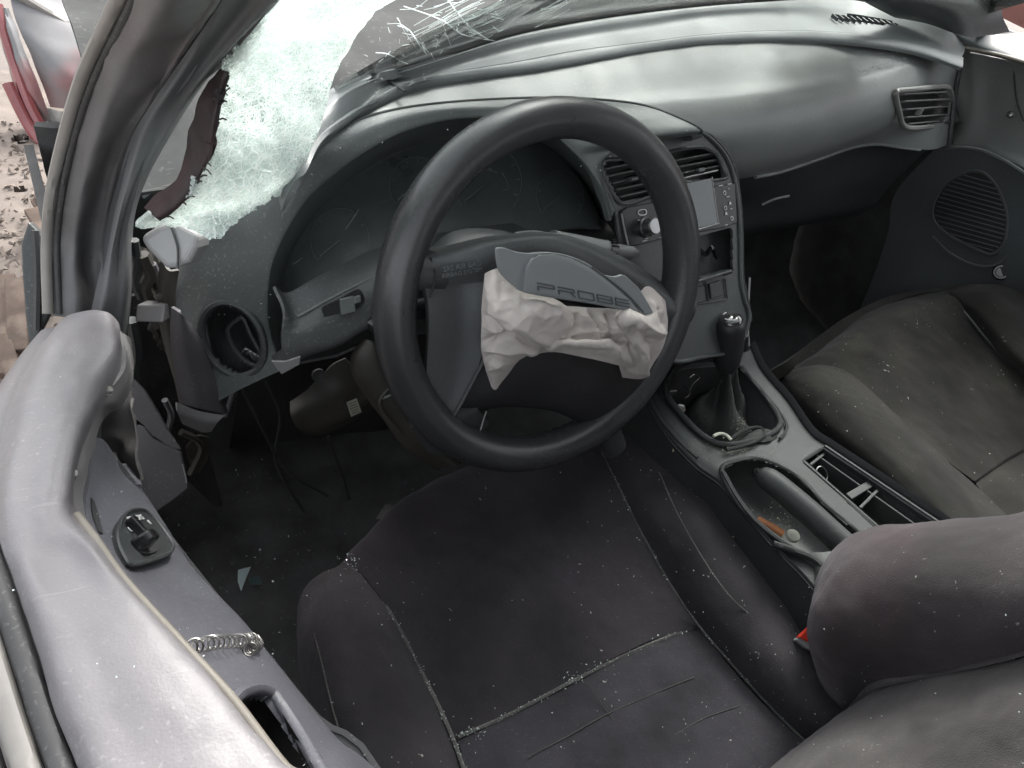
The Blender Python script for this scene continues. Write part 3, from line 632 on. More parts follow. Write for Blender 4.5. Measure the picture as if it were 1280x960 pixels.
obox('vent_tab', SP(875, 213, .004), se1, se2, sn, (.012, .005, .008), slat_m, STK)
obox('vent_tab', SP(791, 224, .004), se1, se2, sn, (.012, .005, .008), slat_m, STK)
# radio unit: face, screen, knob, buttons
radio = [(777, 264), (784, 259), (810, 254), (842, 247), (900, 232), (919, 229), (922, 278), (908, 284), (863, 292), (830, 298), (800, 306), (787, 308)]
prism('radio_face', [SP(x, y, .004) for x, y in radio], sn, .012, M('radio_black', (.010, .010, .011), .4, var=.1, dust=.2), STK, .001, label='black radio unit with knob, screen and icon buttons')
prism('radio_screen', [SP(x, y, .006) for x, y in ((820, 237), (890, 222), (897, 279), (835, 295))], sn, .003, screen_m, STK, .0005, label='blank grey radio screen reflecting the sky')
for a, b in (((840, 226), (897, 213)), ((862, 290), (899, 279)), ((890, 221), (898, 280))):
    tube('screen_trim', cr([SP(*a, .006), SP(*b, .006)], 3), .0010, silver_m, STK, k=6)
tube('radio_trim', cr([SP(777, 267, .006), SP(781, 288, .006), SP(786, 309, .006)], 6), .0012, silver_m, STK, k=6)
kc = SP(807, 284, .004)
lathe('radio_knob', kc, sn, [(.0, -.001), (.0125, 0), (.0125, .003), (.0105, .004), (.0100, .015), (.0088, .017), (.0, .017)], chrome_m, STK, 28, label='round metal volume knob')
for k in range(16):
    t = 2*math.pi*k/16; p = kc+sn*.009+(se1*math.cos(t)+se2*math.sin(t))*.0102
    obox('knob_rib', p, se1*math.cos(t)+se2*math.sin(t), -se1*math.sin(t)+se2*math.cos(t), sn, (.0012, .0012, .011), steel_m, STK, 0)
o_ = loop([SP(x, y, .0052) for x, y in ((799, 263), (806, 262), (808, 265), (807, 268), (801, 269), (798, 267))], 20); tube('button_outline', o_, .0007, white_m, STK, k=4, closed=True)
for (x, y, w) in ((799, 275, .004), (808, 298, .006), (806, 301, .008), (826, 297, .004), (901, 232, .008), (912, 230, .008), (910, 246, .006), (914, 261, .004), (908, 281, .004), (911, 236, .003)):
    obox('printed_mark', SP(x, y, .0052), se1, se2, sn, (w, .0009, .0006), white_m, STK, 0)
for (x, y, r) in ((906, 241, .0024), (907, 260, .0024), (915, 273, .0026)):
    tube('button_icon', [SP(x, y, .0052)+(se1*math.cos(t)+se2*math.sin(t))*r for t in np.linspace(0, 2*math.pi, 12, endpoint=False)], .0005, white_m, STK, k=4, closed=True)
for (x, y) in ((913, 254), (908, 267)):
    prism('button_icon', [SP(x, y, .0056)+se1*.0028*math.cos(t)+se2*.0028*math.sin(t) for t in (math.pi/2, math.pi*7/6, math.pi*11/6)], sn, .0004, white_m, STK, 0)
# pocket and lower buttons
obox('pocket_shelf', SP(882, 347, .0), se1, sn, se2, (.085, .02, .004), bez_m, STK)
tube('pocket_glint', cr([SP(862, 322, -.01), SP(872, 313, -.006), SP(882, 318, -.012), (SP(890, 310, -.004)), SP(896, 322, -.01)], 20), .0035, gloss_m, STK, k=6)  # made-up glossy tube standing in for reflections inside the pocket
for (x, y) in ((872, 369), (894, 362)): obox('lower_button', SP(x, y, .002), se1, se2, sn, (.024, .020, .005), dark_m, STK, .001)
for a, b in (((845, 352), (912, 340)), ((850, 384), (908, 374)), ((860, 356), (866, 382)), ((882, 352), (886, 378)), ((906, 348), (909, 374))):
    tube('panel_line', cr([SP(*a, .002), SP(*b, .002)], 3), .0012, dark_m, STK, k=6)
tube('side_rod', cr([U(937, 347, y=.47), U(935, 390, y=.43), U(936, 430, y=.40), U(943, 462, y=.375)], 20), .0016, silver_m, STK, k=6, label='thin bright trim rod on the side of the stack')

# ------------------------------------------------------------------ left end of the dash: bent metal, cap, trims
SIDE = empty('door_jamb_wreckage', U(220, 400, y=.5), CAR, label='torn dash end with exposed brackets and broken trim')
cp = [(172, 297), (196, 282), (216, 276), (248, 292), (246, 310), (236, 329), (216, 338), (205, 335), (182, 312)]
cO = U(212, 305, y=.46); cn = nrm(A([-.55, -.75, .45]))
capf = A([UP(x, y, cO, cn) for x, y in ((176, 299), (198, 306), (214, 318), (220, 336), (205, 335), (183, 312))])
capb = A([UP(x, y, cO-cn*.0, cn) for x, y in cp])
o = prism('dash_end_cap', [UP(x, y, cO+cn*.004, cn) for x, y in cp], cn, .03, silver_m, SIDE, .006, label='shiny grey plastic cap hanging at the dash end'); o.modifiers[0].segments = 4
tube('cap_seam', cr([UP(x, y, cO+cn*.006, cn) for x, y in ((212, 279), (218, 296), (222, 312), (222, 336))], 14), .0010, dark_m, SIDE, k=5)
edge = ys(.50, (210, 338, .47), (206, 372, .47), (206, 410, .465), (214, 450, .46), (226, 492, .455), (232, 520, .45))
edge2 = ys(.50, (224, 338, .47), (219, 372, .465), (220, 400, .46), (228, 430, .455), (240, 480, .45), (262, 520, .445))
sheet('dash_end_flange', grid([[p+A([-.002, .02, 0]) for p in edge], edge, edge2], 30, 8), brown_m, SIDE, .003, label='brownish flange at the dash end')
kk = grid([ys(.45, (214, 384), (212, 410), (214, 440), (222, 480), (228, 505)), ys(.44, (226, 392), (232, 424), (240, 456), (250, 490), (258, 512)), ys(.45, (236, 402), (250, 430), (262, 462), (272, 492), (281, 517)), ys(.47, (240, 404), (254, 430), (266, 460), (277, 490), (285, 515))], 30, 20)
sheet('kick_trim', kk, kick_m, SIDE, .003, label='curved purplish grey side trim below the dash end', disp=lambda p, a, b: .001*fbm(p, 20, 2))
sheet('kick_trim_lip', grid([ys(.44, (221, 503), (250, 514), (281, 519)), ys(.435, (222, 516), (250, 527), (272, 528)), ys(.44, (228, 530), (252, 540), (264, 540))], 14, 8), flange_m, SIDE, .002)
obox('wiring_connector', U(193, 389, y=.47), nrm(A([.8, -.5, .2])), nrm(A([.3, .6, .6])), nrm(A([-.5, -.7, .4])), (.026, .016, .018), flange_m, SIDE, .0015, label='pale wiring connector block')
obox('wiring_connector', U(206, 372, y=.48), nrm(A([.8, -.3, .4])), nrm(A([-.3, .1, .8])), nrm(A([-.5, -.7, .4])), (.012, .012, .012), steel_m, SIDE, .0015)
# crushed metal between pillar and dash
for pts_, r_, mt in ((((168, 300), (172, 330), (168, 352), (176, 372)), .004, dark_m), (((178, 318), (188, 342), (182, 360), (192, 378)), .006, brown_m), (((190, 330), (200, 352), (206, 372)), .004, kick_m),
                     (((160, 318), (158, 308), (164, 300)), .003, steel_m), (((164, 400), (170, 440), (166, 480), (172, 520)), .006, dark_m), (((206, 500), (214, 520), (208, 545), (212, 570)), .0035, kick_m),
                     (((226, 540), (244, 548), (252, 560), (244, 580), (238, 592)), .004, brown_m), (((300, 450), (316, 442), (322, 452)), .002, silver_m), (((282, 520), (292, 490), (302, 470)), .003, kick_m)):
    tube('bent_bracket', cr([U(x, y, y=.50) for x, y in pts_], 16), r_, mt, SIDE, k=7)
sheet('crushed_panel', grid([ys(.52, (164, 306), (186, 312), (206, 330)), ys(.51, (168, 345), (188, 350), (212, 360)), ys(.52, (176, 372), (190, 380), (210, 392)), ys(.54, (182, 402), (200, 430), (220, 460))], 30, 36), brown_m, SIDE, .002,
      disp=lambda p, a, b: .009*fbm(p, 45, 3), label='crushed metal panel behind the dash end')
sheet('hinge_pillar', grid([ys(.58, (140, 380), (165, 370), (200, 380), (230, 420)), ys(.60, (150, 470), (180, 470), (210, 500), (250, 520)), ys(.62, (160, 560), (200, 570), (230, 600), (280, 640))], 24, 24), M('jamb_dark', (.035, .033, .033), .6, dust=.5), SIDE, .004, disp=lambda p, a, b: .006*fbm(p, 20, 3))
sheet('kick_panel_bracket', grid([ys(.50, (232, 560), (246, 545), (262, 548)), ys(.50, (236, 575), (252, 566), (260, 572)), ys(.50, (240, 594), (247, 590), (250, 592))], 12, 12), brown_m, SIDE, .002, disp=lambda p, a, b: .003*fbm(p, 60, 2), label='small broken tan bracket')
# knee bracket under the column with label
kb = grid([ys(.475, (362, 502), (384, 487), (402, 470), (416, 456), (432, 448)), ys(.46, (364, 520), (395, 506), (425, 492), (448, 488), (458, 480)), ys(.455, (372, 536), (400, 532), (426, 520), (446, 510), (466, 502)), ys(.465, (384, 544), (410, 543), (432, 530), (450, 518), (470, 508))], 34, 24)
sheet('knee_bracket', kb, brown_m, DASH, .003, disp=lambda p, a, b: .0035*fbm(p, 22, 2), label='dusty brown steel bracket hanging under the dash')
lathe('bracket_hole', U(399, 470, y=.475), nrm(A([0, -.9, .5])), [(.0, 0), (.006, 0), (.008, .001), (.008, -.004), (0, -.004)], rubber_m, DASH, 16)
sO_ = U(441, 511, y=.447); a_ = U(433, 503, y=.447); b_ = U(446, 498, y=.447); c_ = U(452, 515, y=.447); d_ = U(439, 521, y=.447)
prism('paper_sticker', [a_, b_, c_, d_], (0, -.9, .4), .0005, paper_m, DASH, 0, label='small printed paper sticker on the bracket')
ex_ = nrm(b_-a_); ey_ = nrm(a_-d_)
for k in range(5): obox('printed_line', a_+(d_-a_)*(.15+.17*k)+(b_-a_)*.5-(ex_*0)+nrm(A([0, -.9, .4]))*.0004, ex_, ey_, nrm(np.cross(ex_, ey_)), (.009-.001*(k % 2), .0006, .0003), groove_m, DASH, 0)
# dark underside cover across the footwell
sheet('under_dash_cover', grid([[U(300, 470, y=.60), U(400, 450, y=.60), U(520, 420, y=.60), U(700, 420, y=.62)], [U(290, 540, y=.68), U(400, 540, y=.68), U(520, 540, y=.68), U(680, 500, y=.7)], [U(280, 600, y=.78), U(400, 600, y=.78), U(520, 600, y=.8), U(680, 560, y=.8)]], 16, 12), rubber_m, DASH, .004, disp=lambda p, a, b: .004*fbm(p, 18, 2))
for k, pp in enumerate((((300, 480), (330, 540), (360, 590), (410, 620)), ((330, 470), (350, 520), (345, 580), (380, 640)), ((410, 545), (430, 600), (440, 640)))):
    tube('hanging_wire', cr([U(x, y, y=.56) for x, y in pp], 20), .0022, rubber_m, DASH, k=6)

# ------------------------------------------------------------------ steering wheel
WC = A([0.0236, 0.3725, 0.6464]); wt = math.radians(24)
wu = A([0, math.sin(wt), math.cos(wt)]); wr = A([1., 0, 0]); wnn = A([0, -math.cos(wt), math.sin(wt)])
def W(px, py, h=0): return UP(px, py, WC+wnn*h, wnn)
SW = empty('steering_wheel', WC, CAR, label='black leather steering wheel with its airbag hanging out')
ring = [WC+.1815*(math.cos(t)*wr+math.sin(t)*wu) for t in np.linspace(0, 2*math.pi, 140, endpoint=False)]
prof = [(.0235*math.cos(t), .0200*math.sin(t)) for t in np.linspace(0, 2*math.pi, 18, endpoint=False)]
sweep('rim', ring, prof, wheel_m, SW, True, up=wnn, label='smooth worn black leather rim')
# upper bar from left rim over to the right rim
def row(h, *pp): return [W(p[0], p[1], (p[2] if len(p) > 2 else h)) for p in pp]
ub = [row(-.012, (522, 312), (560, 306), (620, 294), (700, 292), (780, 322), (842, 362), (866, 368)),
      row(.012, (520, 316), (550, 318), (620, 300, .022), (700, 296, .028), (778, 330, .026), (838, 372, .012), (862, 380)),
      row(.018, (520, 326), (545, 330), (615, 312, .030), (698, 306, .036), (770, 342, .032), (828, 382, .018), (858, 390)),
      row(.014, (522, 340), (545, 345), (610, 330, .030), (690, 325, .036), (756, 362, .032), (820, 394, .016), (856, 402)),
      row(.006, (524, 352), (545, 358), (606, 352, .022), (690, 345, .026), (750, 380, .024), (812, 404, .010), (852, 412))]
sheet('upper_spoke_cover', grid(ub, 70, 24), pad_m, SW, .006, label='grained upper hub cover arching between the side spokes')
sheet('column_cowl', grid([row(-.045, (536, 312), (560, 292), (592, 285), (632, 289), (660, 300)), row(-.03, (540, 318), (568, 302), (600, 294), (640, 297), (664, 306)), row(-.02, (546, 326), (575, 312), (610, 304), (650, 306), (668, 312))], 30, 12), pad_m, SW, .004, label='column cowl top showing above the hub')
tube('cowl_wire', cr(row(-.04, (644, 291), (664, 289), (680, 291), (684, 297)), 16), .0010, silver_m, SW, k=5)
# left pad
lp = [row(.010, (524, 340), (545, 346), (575, 344), (608, 346, .02)),
      row(.012, (534, 372), (548, 378), (578, 382), (606, 392, .022)),
      row(.010, (536, 410), (548, 420), (578, 426), (604, 436, .020)),
      row(.006, (534, 450), (546, 466), (570, 474), (590, 478, .014)),
      row(.004, (532, 486), (540, 500), (556, 512), (574, 510, .010)),
      row(.000, (528, 520), (536, 530), (548, 538), (560, 536, .004))]
sheet('side_pad', grid(lp, 30, 50), pad_m, SW, .008, label='grained left pad of the hub with faint airbag lettering')
lt = nrm(W(612, 328, .03)-W(556, 338, .03)); lty = nrm(W(575, 325, .03)-W(577, 345, .03))
text('embossed_text', 'SRS AIR BAG', W(578, 333, .0295), lt, lty, .0072, faint_m, SW)
text('embossed_text', 'AIRBAG SYSTEM', W(578, 341, .0290), lt, lty, .0060, faint_m, SW)
tube('pad_seam', cr(row(.016, (538, 322), (543, 340), (542, 356), (537, 372)), 16), .0013, hub_m, SW, k=6)
tube('pad_highlight_edge', cr(row(.010, (606, 448, .02), (590, 478, .016), (574, 508, .012), (562, 528, .006)), 20), .0022, pad_m, SW, k=6)
# centre black cover
cc = [row(.010, (604, 400), (650, 380, .02), (720, 380, .022), (790, 400, .02), (836, 410)),
      row(.016, (600, 445), (650, 440, .026), (710, 440, .028), (780, 450, .024), (826, 450)),
      row(.012, (590, 480), (640, 482, .024), (710, 486, .026), (770, 492, .02), (812, 490)),
      row(.004, (574, 508), (620, 506, .012), (690, 510, .014), (750, 528, .008), (792, 520)),
      row(-.012, (560, 532), (618, 510, -.008), (690, 514, -.008), (745, 536, -.008), (785, 530))]
sheet('centre_cover', grid(cc, 50, 30), hub_m, SW, .008, label='matte black lower hub cover')
# spokes
def spoke(pts_, ws, mat=wheel_m, **kw):
    return sweep('spoke', cr(pts_, 20), [(.010*math.cos(t), .016*math.sin(t)) for t in np.linspace(0, 2*math.pi, 14, endpoint=False)], mat, SW, up=wnn, scale=cr([[w] for w in ws], 20)[:, 0], **kw)
spoke(row(0, (508, 336, 0), (530, 338, .004), (556, 342, .004)), (1.5, 1.25, 1.1))
spoke(row(0, (858, 388, -.002), (840, 386, .004), (812, 382, .006)), (1.3, 1.1, 1.0))
spoke(row(0, (770, 562, -.006), (762, 545, -.004), (752, 520, .0)), (1.0, 1.1, .9))
sheet('lower_spoke_panel', grid([row(.002, (518, 506), (548, 512), (590, 500)), row(.006, (512, 530), (548, 538), (600, 515)), row(-.004, (536, 566), (576, 566), (612, 530))], 20, 20), wheel_m, SW, .010)
tube('seam_edge', cr(row(.008, (575, 504), (566, 524), (557, 546)), 12), .0010, silver_m, SW, k=5)
tube('seam_edge', cr(row(.004, (608, 514), (604, 526), (600, 540)), 10), .0008, silver_m, SW, k=5)
# airbag flap with lettering
FO = .052
fl_out = [(621, 313), (627, 310), (634, 311), (646, 315), (660, 317), (672, 316), (690, 316), (712, 320), (736, 330), (752, 342), (768, 346), (780, 344), (790, 352), (800, 362), (812, 382), (816, 392), (800, 392), (780, 388), (740, 380), (700, 374), (656, 366), (644, 358), (632, 348), (624, 336)]
fN = nrm(wnn+.10*wr); fO = W(700, 345, .070)
def F3(x, y, h=0): return UP(x, y, fO+fN*h, fN)
FLP = [F3(x, y) for x, y in fl_out]
def dome(name, outline, hfun, mat, parent, n=3, skirt=.004, N=None, **kw):
    """outline loop filled towards its centre with a gentle dome"""
    P = A(outline); c = P.mean(0); rings = [P-N*skirt, P]
    for k in (.12, .3, .55, .8): rings.append(c+(P-c)*(1-k)+N*hfun(k))
    m = len(P); V = [p for r in rings for p in r]+[c+N*hfun(1.)]
    F = [(i*m+j, i*m+(j+1) % m, (i+1)*m+(j+1) % m, (i+1)*m+j) for i in range(len(rings)-1) for j in range(m)]
    F += [((len(rings)-1)*m+j, (len(rings)-1)*m+(j+1) % m, len(V)-1) for j in range(m)]+[tuple(range(m))[::-1]]
    o = link(name, V, F, mat, parent, **kw); fixn(o); sharp_edges(o, 40); return o
flap = prism('airbag_flap', cr(FLP, 110, True), wnn, .004, flap_m, SW, .0012, label='pale grey torn airbag flap with embossed lettering')
fin = [(656, 365), (657, 350), (660, 334), (666, 324), (676, 319), (694, 318), (714, 323), (734, 333), (754, 347), (772, 362), (788, 376), (799, 390), (780, 387), (740, 379), (700, 372)]
def segloop(pts, n):
    P = [np.asarray(p) for p in pts]; out = []
    for i in range(len(P)):
        for k in range(n): out.append(P[i]+(P[(i+1) % len(P)]-P[i])*k/n)
    return out
dome('flap_face', segloop([F3(x, y, .004) for x, y in fin], 3), lambda k: .0006, flap_m, SW, skirt=.005, N=wnn, label='raised oval face of the airbag flap')
tube('flap_groove', cr([F3(x, y, .0020) for x, y in fin[:12]], 50), .0010, groove_m, SW, k=5)
tube('flap_groove', cr([F3(x, y, .0015) for x, y in ((740, 334), (762, 350), (784, 368), (804, 390))], 30), .0010, groove_m, SW, k=5)
# PROBE lettering, wide double-line capitals
lx0, lx1 = F3(671, 362.5, .0048), F3(790, 384.5, .0048)
ld = (lx1-lx0)/5; lup = nrm(F3(700, 360, .006)-F3(702, 369, .006)); H = .0078
strokes = {'P': [(0, 1, 1, 1), (0, .55, 1, .55), (1, 1, 1, .55), (0, 0, 0, .55)], 'R': [(0, 1, 1, 1), (0, .55, 1, .55), (1, 1, 1, .55), (0, 0, 0, .55), (.7, .55, 1, 0)],
           'O': [(0, 1, 1, 1), (0, 0, 1, 0), (0, 0, 0, 1), (1, 0, 1, 1)], 'B': [(0, 1, .95, 1), (0, .5, 1, .5), (0, 0, .95, 0), (1, 0, 1, 1), (0, 0, 0, 1)], 'E': [(0, 1, 1, 1), (0, .5, 1, .5), (0, 0, 1, 0), (0, 0, 0, 1)]}
for i, ch in enumerate('PROBE'):
    V, Fc = [], []
    for (xa, ya, xb, yb) in strokes[ch]:
        p0 = lx0+ld*(i+.08+.80*xa)+lup*H*ya; p1 = lx0+ld*(i+.08+.80*xb)+lup*H*yb; d = nrm(p1-p0); q = nrm(np.cross(d, wnn))*.00055
        b0 = len(V)
        for hh in (0, .0008):
            for pt in (p0-q, p1-q, p1+q, p0+q): V.append(pt+wnn*hh)
        Fc += [(b0, b0+1, b0+2, b0+3), (b0+4, b0+5, b0+6, b0+7), (b0, b0+1, b0+5, b0+4), (b0+1, b0+2, b0+6, b0+5), (b0+2, b0+3, b0+7, b0+6), (b0+3, b0, b0+4, b0+7)]
    o = link('embossed_letter', V, Fc, groove_m, SW, smooth=False); fixn(o)
# airbag cloth
def ridge(p, s, off=0):
    q = Vector(p)*s+Vector((off, off*1.7, -off)); w = Vector((mn.noise(q*.8), mn.noise(q*.8+Vector((5, 2, 1))), 0))*.9
    n = mn.noise(q+w); return 1-abs(n)*2.4
def bagdisp(amp, s, off, ang=0.):
    def fold(p, an, sc_, o):
        u, v, h = (p-WC)@wr, (p-WC)@wu, (p-WC)@wnn
        c, d = math.cos(an), math.sin(an)
        q = Vector(((u*c+v*d)*sc_+o, (-u*d+v*c)*sc_*.32-o, h*sc_*.3))
        w = mn.noise(q*.6+Vector((4, o, 1))), mn.noise(q*.6+Vector((1, 8, o)))
        q = q+Vector((w[0]*1.1, w[1]*.5, 0))
        return abs(mn.noise(q))*2.6
    def f(p, a, b):
        e = min(1, 5*min(a, 1-a, b, 1-b)+.12)
        h = -.55*(min(1.1, fold(p, ang, s, off))-.45)-.42*(min(1.1, fold(p, ang+1.1, s*1.6, off+5))-.4)+.20*(min(1.1, fold(p, ang-.8, s*2.4, off+9))-.4)-.12*(min(1.1, fold(p, ang+.4, s*4.5, off+3))-.4)
        return amp*e*h
    return f
def _c(*pp): return [(580+x/4.364, 280+y/4.364) for x, y in pp]
RIDGES = [(_c((215, 335), (300, 400), (420, 440), (500, 425), (585, 485)), 5, 15), (_c((585, 480), (560, 590), (460, 665)), 5, 12), (_c((150, 480), (230, 520), (330, 590), (450, 665)), 5, 14),
          (_c((110, 560), (200, 590), (260, 570)), 4, 8), (_c((100, 690), (250, 700), (400, 680)), 5, 9), (_c((115, 810), (200, 770), (350, 700)), 4, 8), (_c((120, 270), (130, 380), (190, 460)), 4, 10), (_c((350, 470), (430, 520), (500, 490)), 4, 12),
          (_c((890, 490), (1000, 560), (1060, 590)), 5, 10), (_c((890, 490), (880, 560), (960, 640), (990, 700), (990, 830)), 6, 9), (_c((1070, 610), (1050, 700), (990, 830)), 4, 9), (_c((1010, 430), (1060, 480)), 3, 8), (_c((930, 640), (900, 780), (985, 835)), 4, 8), (_c((1030, 440), (1050, 520), (1080, 590)), 4, 7),
          (_c((590, 650), (700, 640), (820, 650), (870, 740)), 6, 9), (_c((650, 470), (720, 590), (770, 630)), 5, 9), (_c((750, 540), (830, 570), (880, 500)), 5, 8), (_c((600, 560), (660, 600), (700, 590)), 3, 8)]
VALES = [(_c((130, 500), (200, 570), (270, 600)), 5, 4), (_c((100, 640), (230, 605), (330, 640), (440, 680)), 6, 4.5), (_c((120, 725), (240, 740), (330, 715)), 5, 4), (_c((200, 340), (200, 420), (240, 480)), 3, 6), (_c((560, 600), (600, 560), (590, 500)), 6, 5),
         (_c((920, 570), (1000, 650), (1040, 630)), 6, 4.5), (_c((1000, 590), (1035, 660), (1010, 790)), 5, 4), (_c((905, 650), (935, 740), (960, 820)), 5, 4), (_c((600, 625), (720, 618), (860, 625)), 7, 4.5), (_c((680, 480), (730, 560)), 5, 5), (_c((790, 500), (810, 600), (830, 640)), 6, 5), (_c((1060, 470), (1075, 540)), 4, 4)]
def pdist(x, y, P):
    d = 1e9
    for (x1, y1), (x2, y2) in zip(P[:-1], P[1:]):
        dx, dy = x2-x1, y2-y1; t = max(0, min(1, ((x-x1)*dx+(y-y1)*dy)/(dx*dx+dy*dy))); d = min(d, math.hypot(x-x1-t*dx, y-y1-t*dy))
    return d
def bagfold(noise_amp, s, off, ang):
    nf = bagdisp(noise_amp, s, off, ang)
    def f(p, a, b):
        e = min(1, 6*min(a, 1-a, b, 1-b)+.05); x, y = projpx(p)
        q = Vector((x*.05, y*.05, off)); x += 3*mn.noise(q); y += 3*mn.noise(q+Vector((9, 4, 2)))
        h = 0
        for P, am, w in RIDGES:
            d = pdist(x, y, P)
            if d < 4*w: h += am*math.exp(-d/w)
        for P, am, w in VALES:
            d = pdist(x, y, P)
            if d < 3*w: h -= am*math.exp(-(d/w)**2)
        return e*(h-2.5)*.0011+nf(p, a, b)
    return f
bagL = [row(.05, (606, 342, .045), (616, 337, .058), (628, 336, .058), (640, 350, .052), (652, 362, .048)),
        row(.06, (604, 362, .05), (618, 362, .066), (640, 366, .066), (664, 374, .060), (690, 372, .05), ),
        row(.07, (602, 384, .05), (622, 382, .072), (650, 388, .078), (684, 384, .072), (712, 388, .05)),
        row(.07, (602, 404, .05), (622, 404, .070), (650, 410, .080), (684, 408, .072), (714, 408, .05)),
        row(.06, (601, 424, .045), (620, 428, .062), (645, 436, .068), (672, 434, .060), (700, 424, .045)),
        row(.05, (602, 440, .04), (616, 446, .056), (636, 450, .058), (655, 445, .050), (676, 438, .04)),
        row(.045, (607, 462, .035), (614, 466, .048), (624, 468, .050), (636, 462, .045), (650, 450, .035)),
        row(.04, (614, 484, .035), (617, 487, .038), (621, 487, .038), (626, 480, .036), (634, 470, .03))]
BG = grid(bagL, 120, 150)
bag = sheet('airbag_cloth', BG, bag_m, SW, .0015, label='crumpled off-white airbag cloth, left lobe', disp=bagfold(.0035, 22, 1, .9))
bagM = [row(.04, (650, 372, .040), (690, 380, .044), (730, 384, .040), (765, 386, .040), (800, 390, .042)),
        row(.04, (655, 395, .045), (695, 400, .048), (730, 402, .044), (765, 405, .044), (800, 405, .048)),
        row(.04, (655, 420, .045), (695, 424, .050), (735, 420, .048), (770, 420, .048), (805, 422, .048)),
        row(.045, (650, 438, .045), (690, 430, .056), (735, 430, .060), (770, 436, .058), (805, 446, .050)),
        row(.04, (660, 444, .040), (692, 440, .048), (735, 448, .050), (770, 456, .048), (798, 464, .040))]
sheet('airbag_cloth', grid(bagM, 130, 80), bag_m, SW, .0015, label='shaded middle folds of the airbag cloth', disp=bagfold(.0035, 26, 6, .2))
bagR = [row(.04, (784, 372, .035), (800, 364, .045), (812, 358, .045), (826, 370, .035), (832, 376, .02)),
        row(.05, (776, 386, .045), (796, 392, .055), (814, 390, .055), (828, 388, .045), (834, 392, .025)),
        row(.06, (768, 396, .05), (786, 400, .068), (806, 402, .068), (824, 406, .055), (835, 404, .03)),
        row(.06, (776, 418, .045), (792, 418, .060), (810, 424, .066), (824, 426, .05), (832, 424, .03)),
        row(.05, (770, 438, .035), (790, 440, .050), (806, 446, .055), (818, 446, .045), (826, 440, .03)),
        row(.04, (774, 458, .03), (788, 460, .040), (800, 464, .045), (810, 462, .04), (816, 456, .03)),
        row(.035, (778, 472, .025), (786, 473, .030), (796, 474, .034), (804, 473, .032), (808, 470, .03))]
sheet('airbag_cloth', grid(bagR, 100, 130), bag_m, SW, .0015, label='crumpled right lobe of the airbag cloth', disp=bagfold(.0035, 24, 11, -.5))

# ---- column, stalks
COLM = empty('steering_column', WC-wnn*.06, CAR, label='steering column with broken cover and stalks')
sweep('column_tube', cr([WC-wnn*.04, WC-wnn*.16, WC-wnn*.30+A([0, 0, -.05])], 12), circ(.030, 18), hub_m, COLM)
cs = grid([row(-.05, (452, 424), (438, 444), (440, 470), (458, 498), (478, 524), (506, 560), (548, 588)),
           row(-.035, (458, 424), (448, 446), (452, 470), (468, 496), (488, 522), (518, 554), (556, 584)),
           row(-.03, (468, 429), (476, 448), (484, 466), (492, 484), (504, 510), (530, 545), (572, 582)),
           row(-.045, (472, 426), (482, 446), (490, 462), (498, 477), (512, 505), (540, 540), (584, 574))], 40, 20)
sheet('column_cover', cs, brown_m, COLM, .004, label='brown-grey broken lower column cover', disp=lambda p, a, b: .0012*fbm(p, 30, 2))
tube('cover_edge', cr(row(-.026, (497, 478), (484, 488), (475, 500), (477, 512), (486, 526), (505, 545)), 24), .002, brown_m, COLM, k=6)
tube('cover_edge', cr(row(-.03, (478, 498), (492, 492), (504, 486)), 8), .0014, silver_m, COLM, k=5)
# left stalk: ribbed knob
la = row(-.045, (500, 384), (478, 398), (458, 410)); ax = nrm(la[2]-la[1])
tube('stalk', cr([WC-wnn*.05-wr*.03, la[0], la[1]], 12), .006, dark_m, COLM, k=10)
lathe('stalk_knob', la[1], ax, [(0, -.012), (.009, -.012), (.012, -.004), (.0135, .010), (.0125, .016), (.009, .019), (0, .019)], gloss_m, COLM, 24, label='ribbed end of the left stalk')
e1_ = nrm(np.cross(ax, wnn)); e2_ = np.cross(ax, e1_)
for k in range(16):
    t = 2*math.pi*k/16; rr = e1_*math.cos(t)+e2_*math.sin(t)
    obox('knob_rib', la[1]+ax*.0+rr*.0125, ax, nrm(np.cross(ax, rr)), rr, (.024, .0014, .003), silver_m if k % 2 else dark_m, COLM, 0)
# right stalk
ra = row(-.035, (690, 300), (724, 306), (752, 311), (760, 312), (772, 314), (796, 316))
P_ = cr(ra, 40); rad = np.interp(np.linspace(0, 1, 40), [0, .4, .58, .60, .68, .70, .8, .95, 1], [.011, .0105, .0110, .0120, .0120, .0098, .0086, .0072, .004])
tube('stalk', P_, list(rad), M('stalk_grey', (.22, .225, .23), .38, grain=.2, dust=.2), COLM, k=16, label='right stalk with a knurled ring and tapered tip')  # stalk colour lightened to make up for the light blocked from it
axr = nrm(ra[4]-ra[2]); e1_ = nrm(np.cross(axr, wnn)); e2_ = np.cross(axr, e1_); rc = P_[24]
for k in range(18):
    t = 2*math.pi*k/18; rr = e1_*math.cos(t)+e2_*math.sin(t)
    obox('ring_rib', rc+rr*.0118, axr, nrm(np.cross(axr, rr)), rr, (.010, .0016, .003), gloss_m, COLM, 0)
text('printed_text', 'OFF INT LO', W(782, 318, -.029), nrm(ra[5]-ra[3]), nrm(W(780, 310, -.03)-W(780, 320, -.03)), .0055, faint_m, COLM)

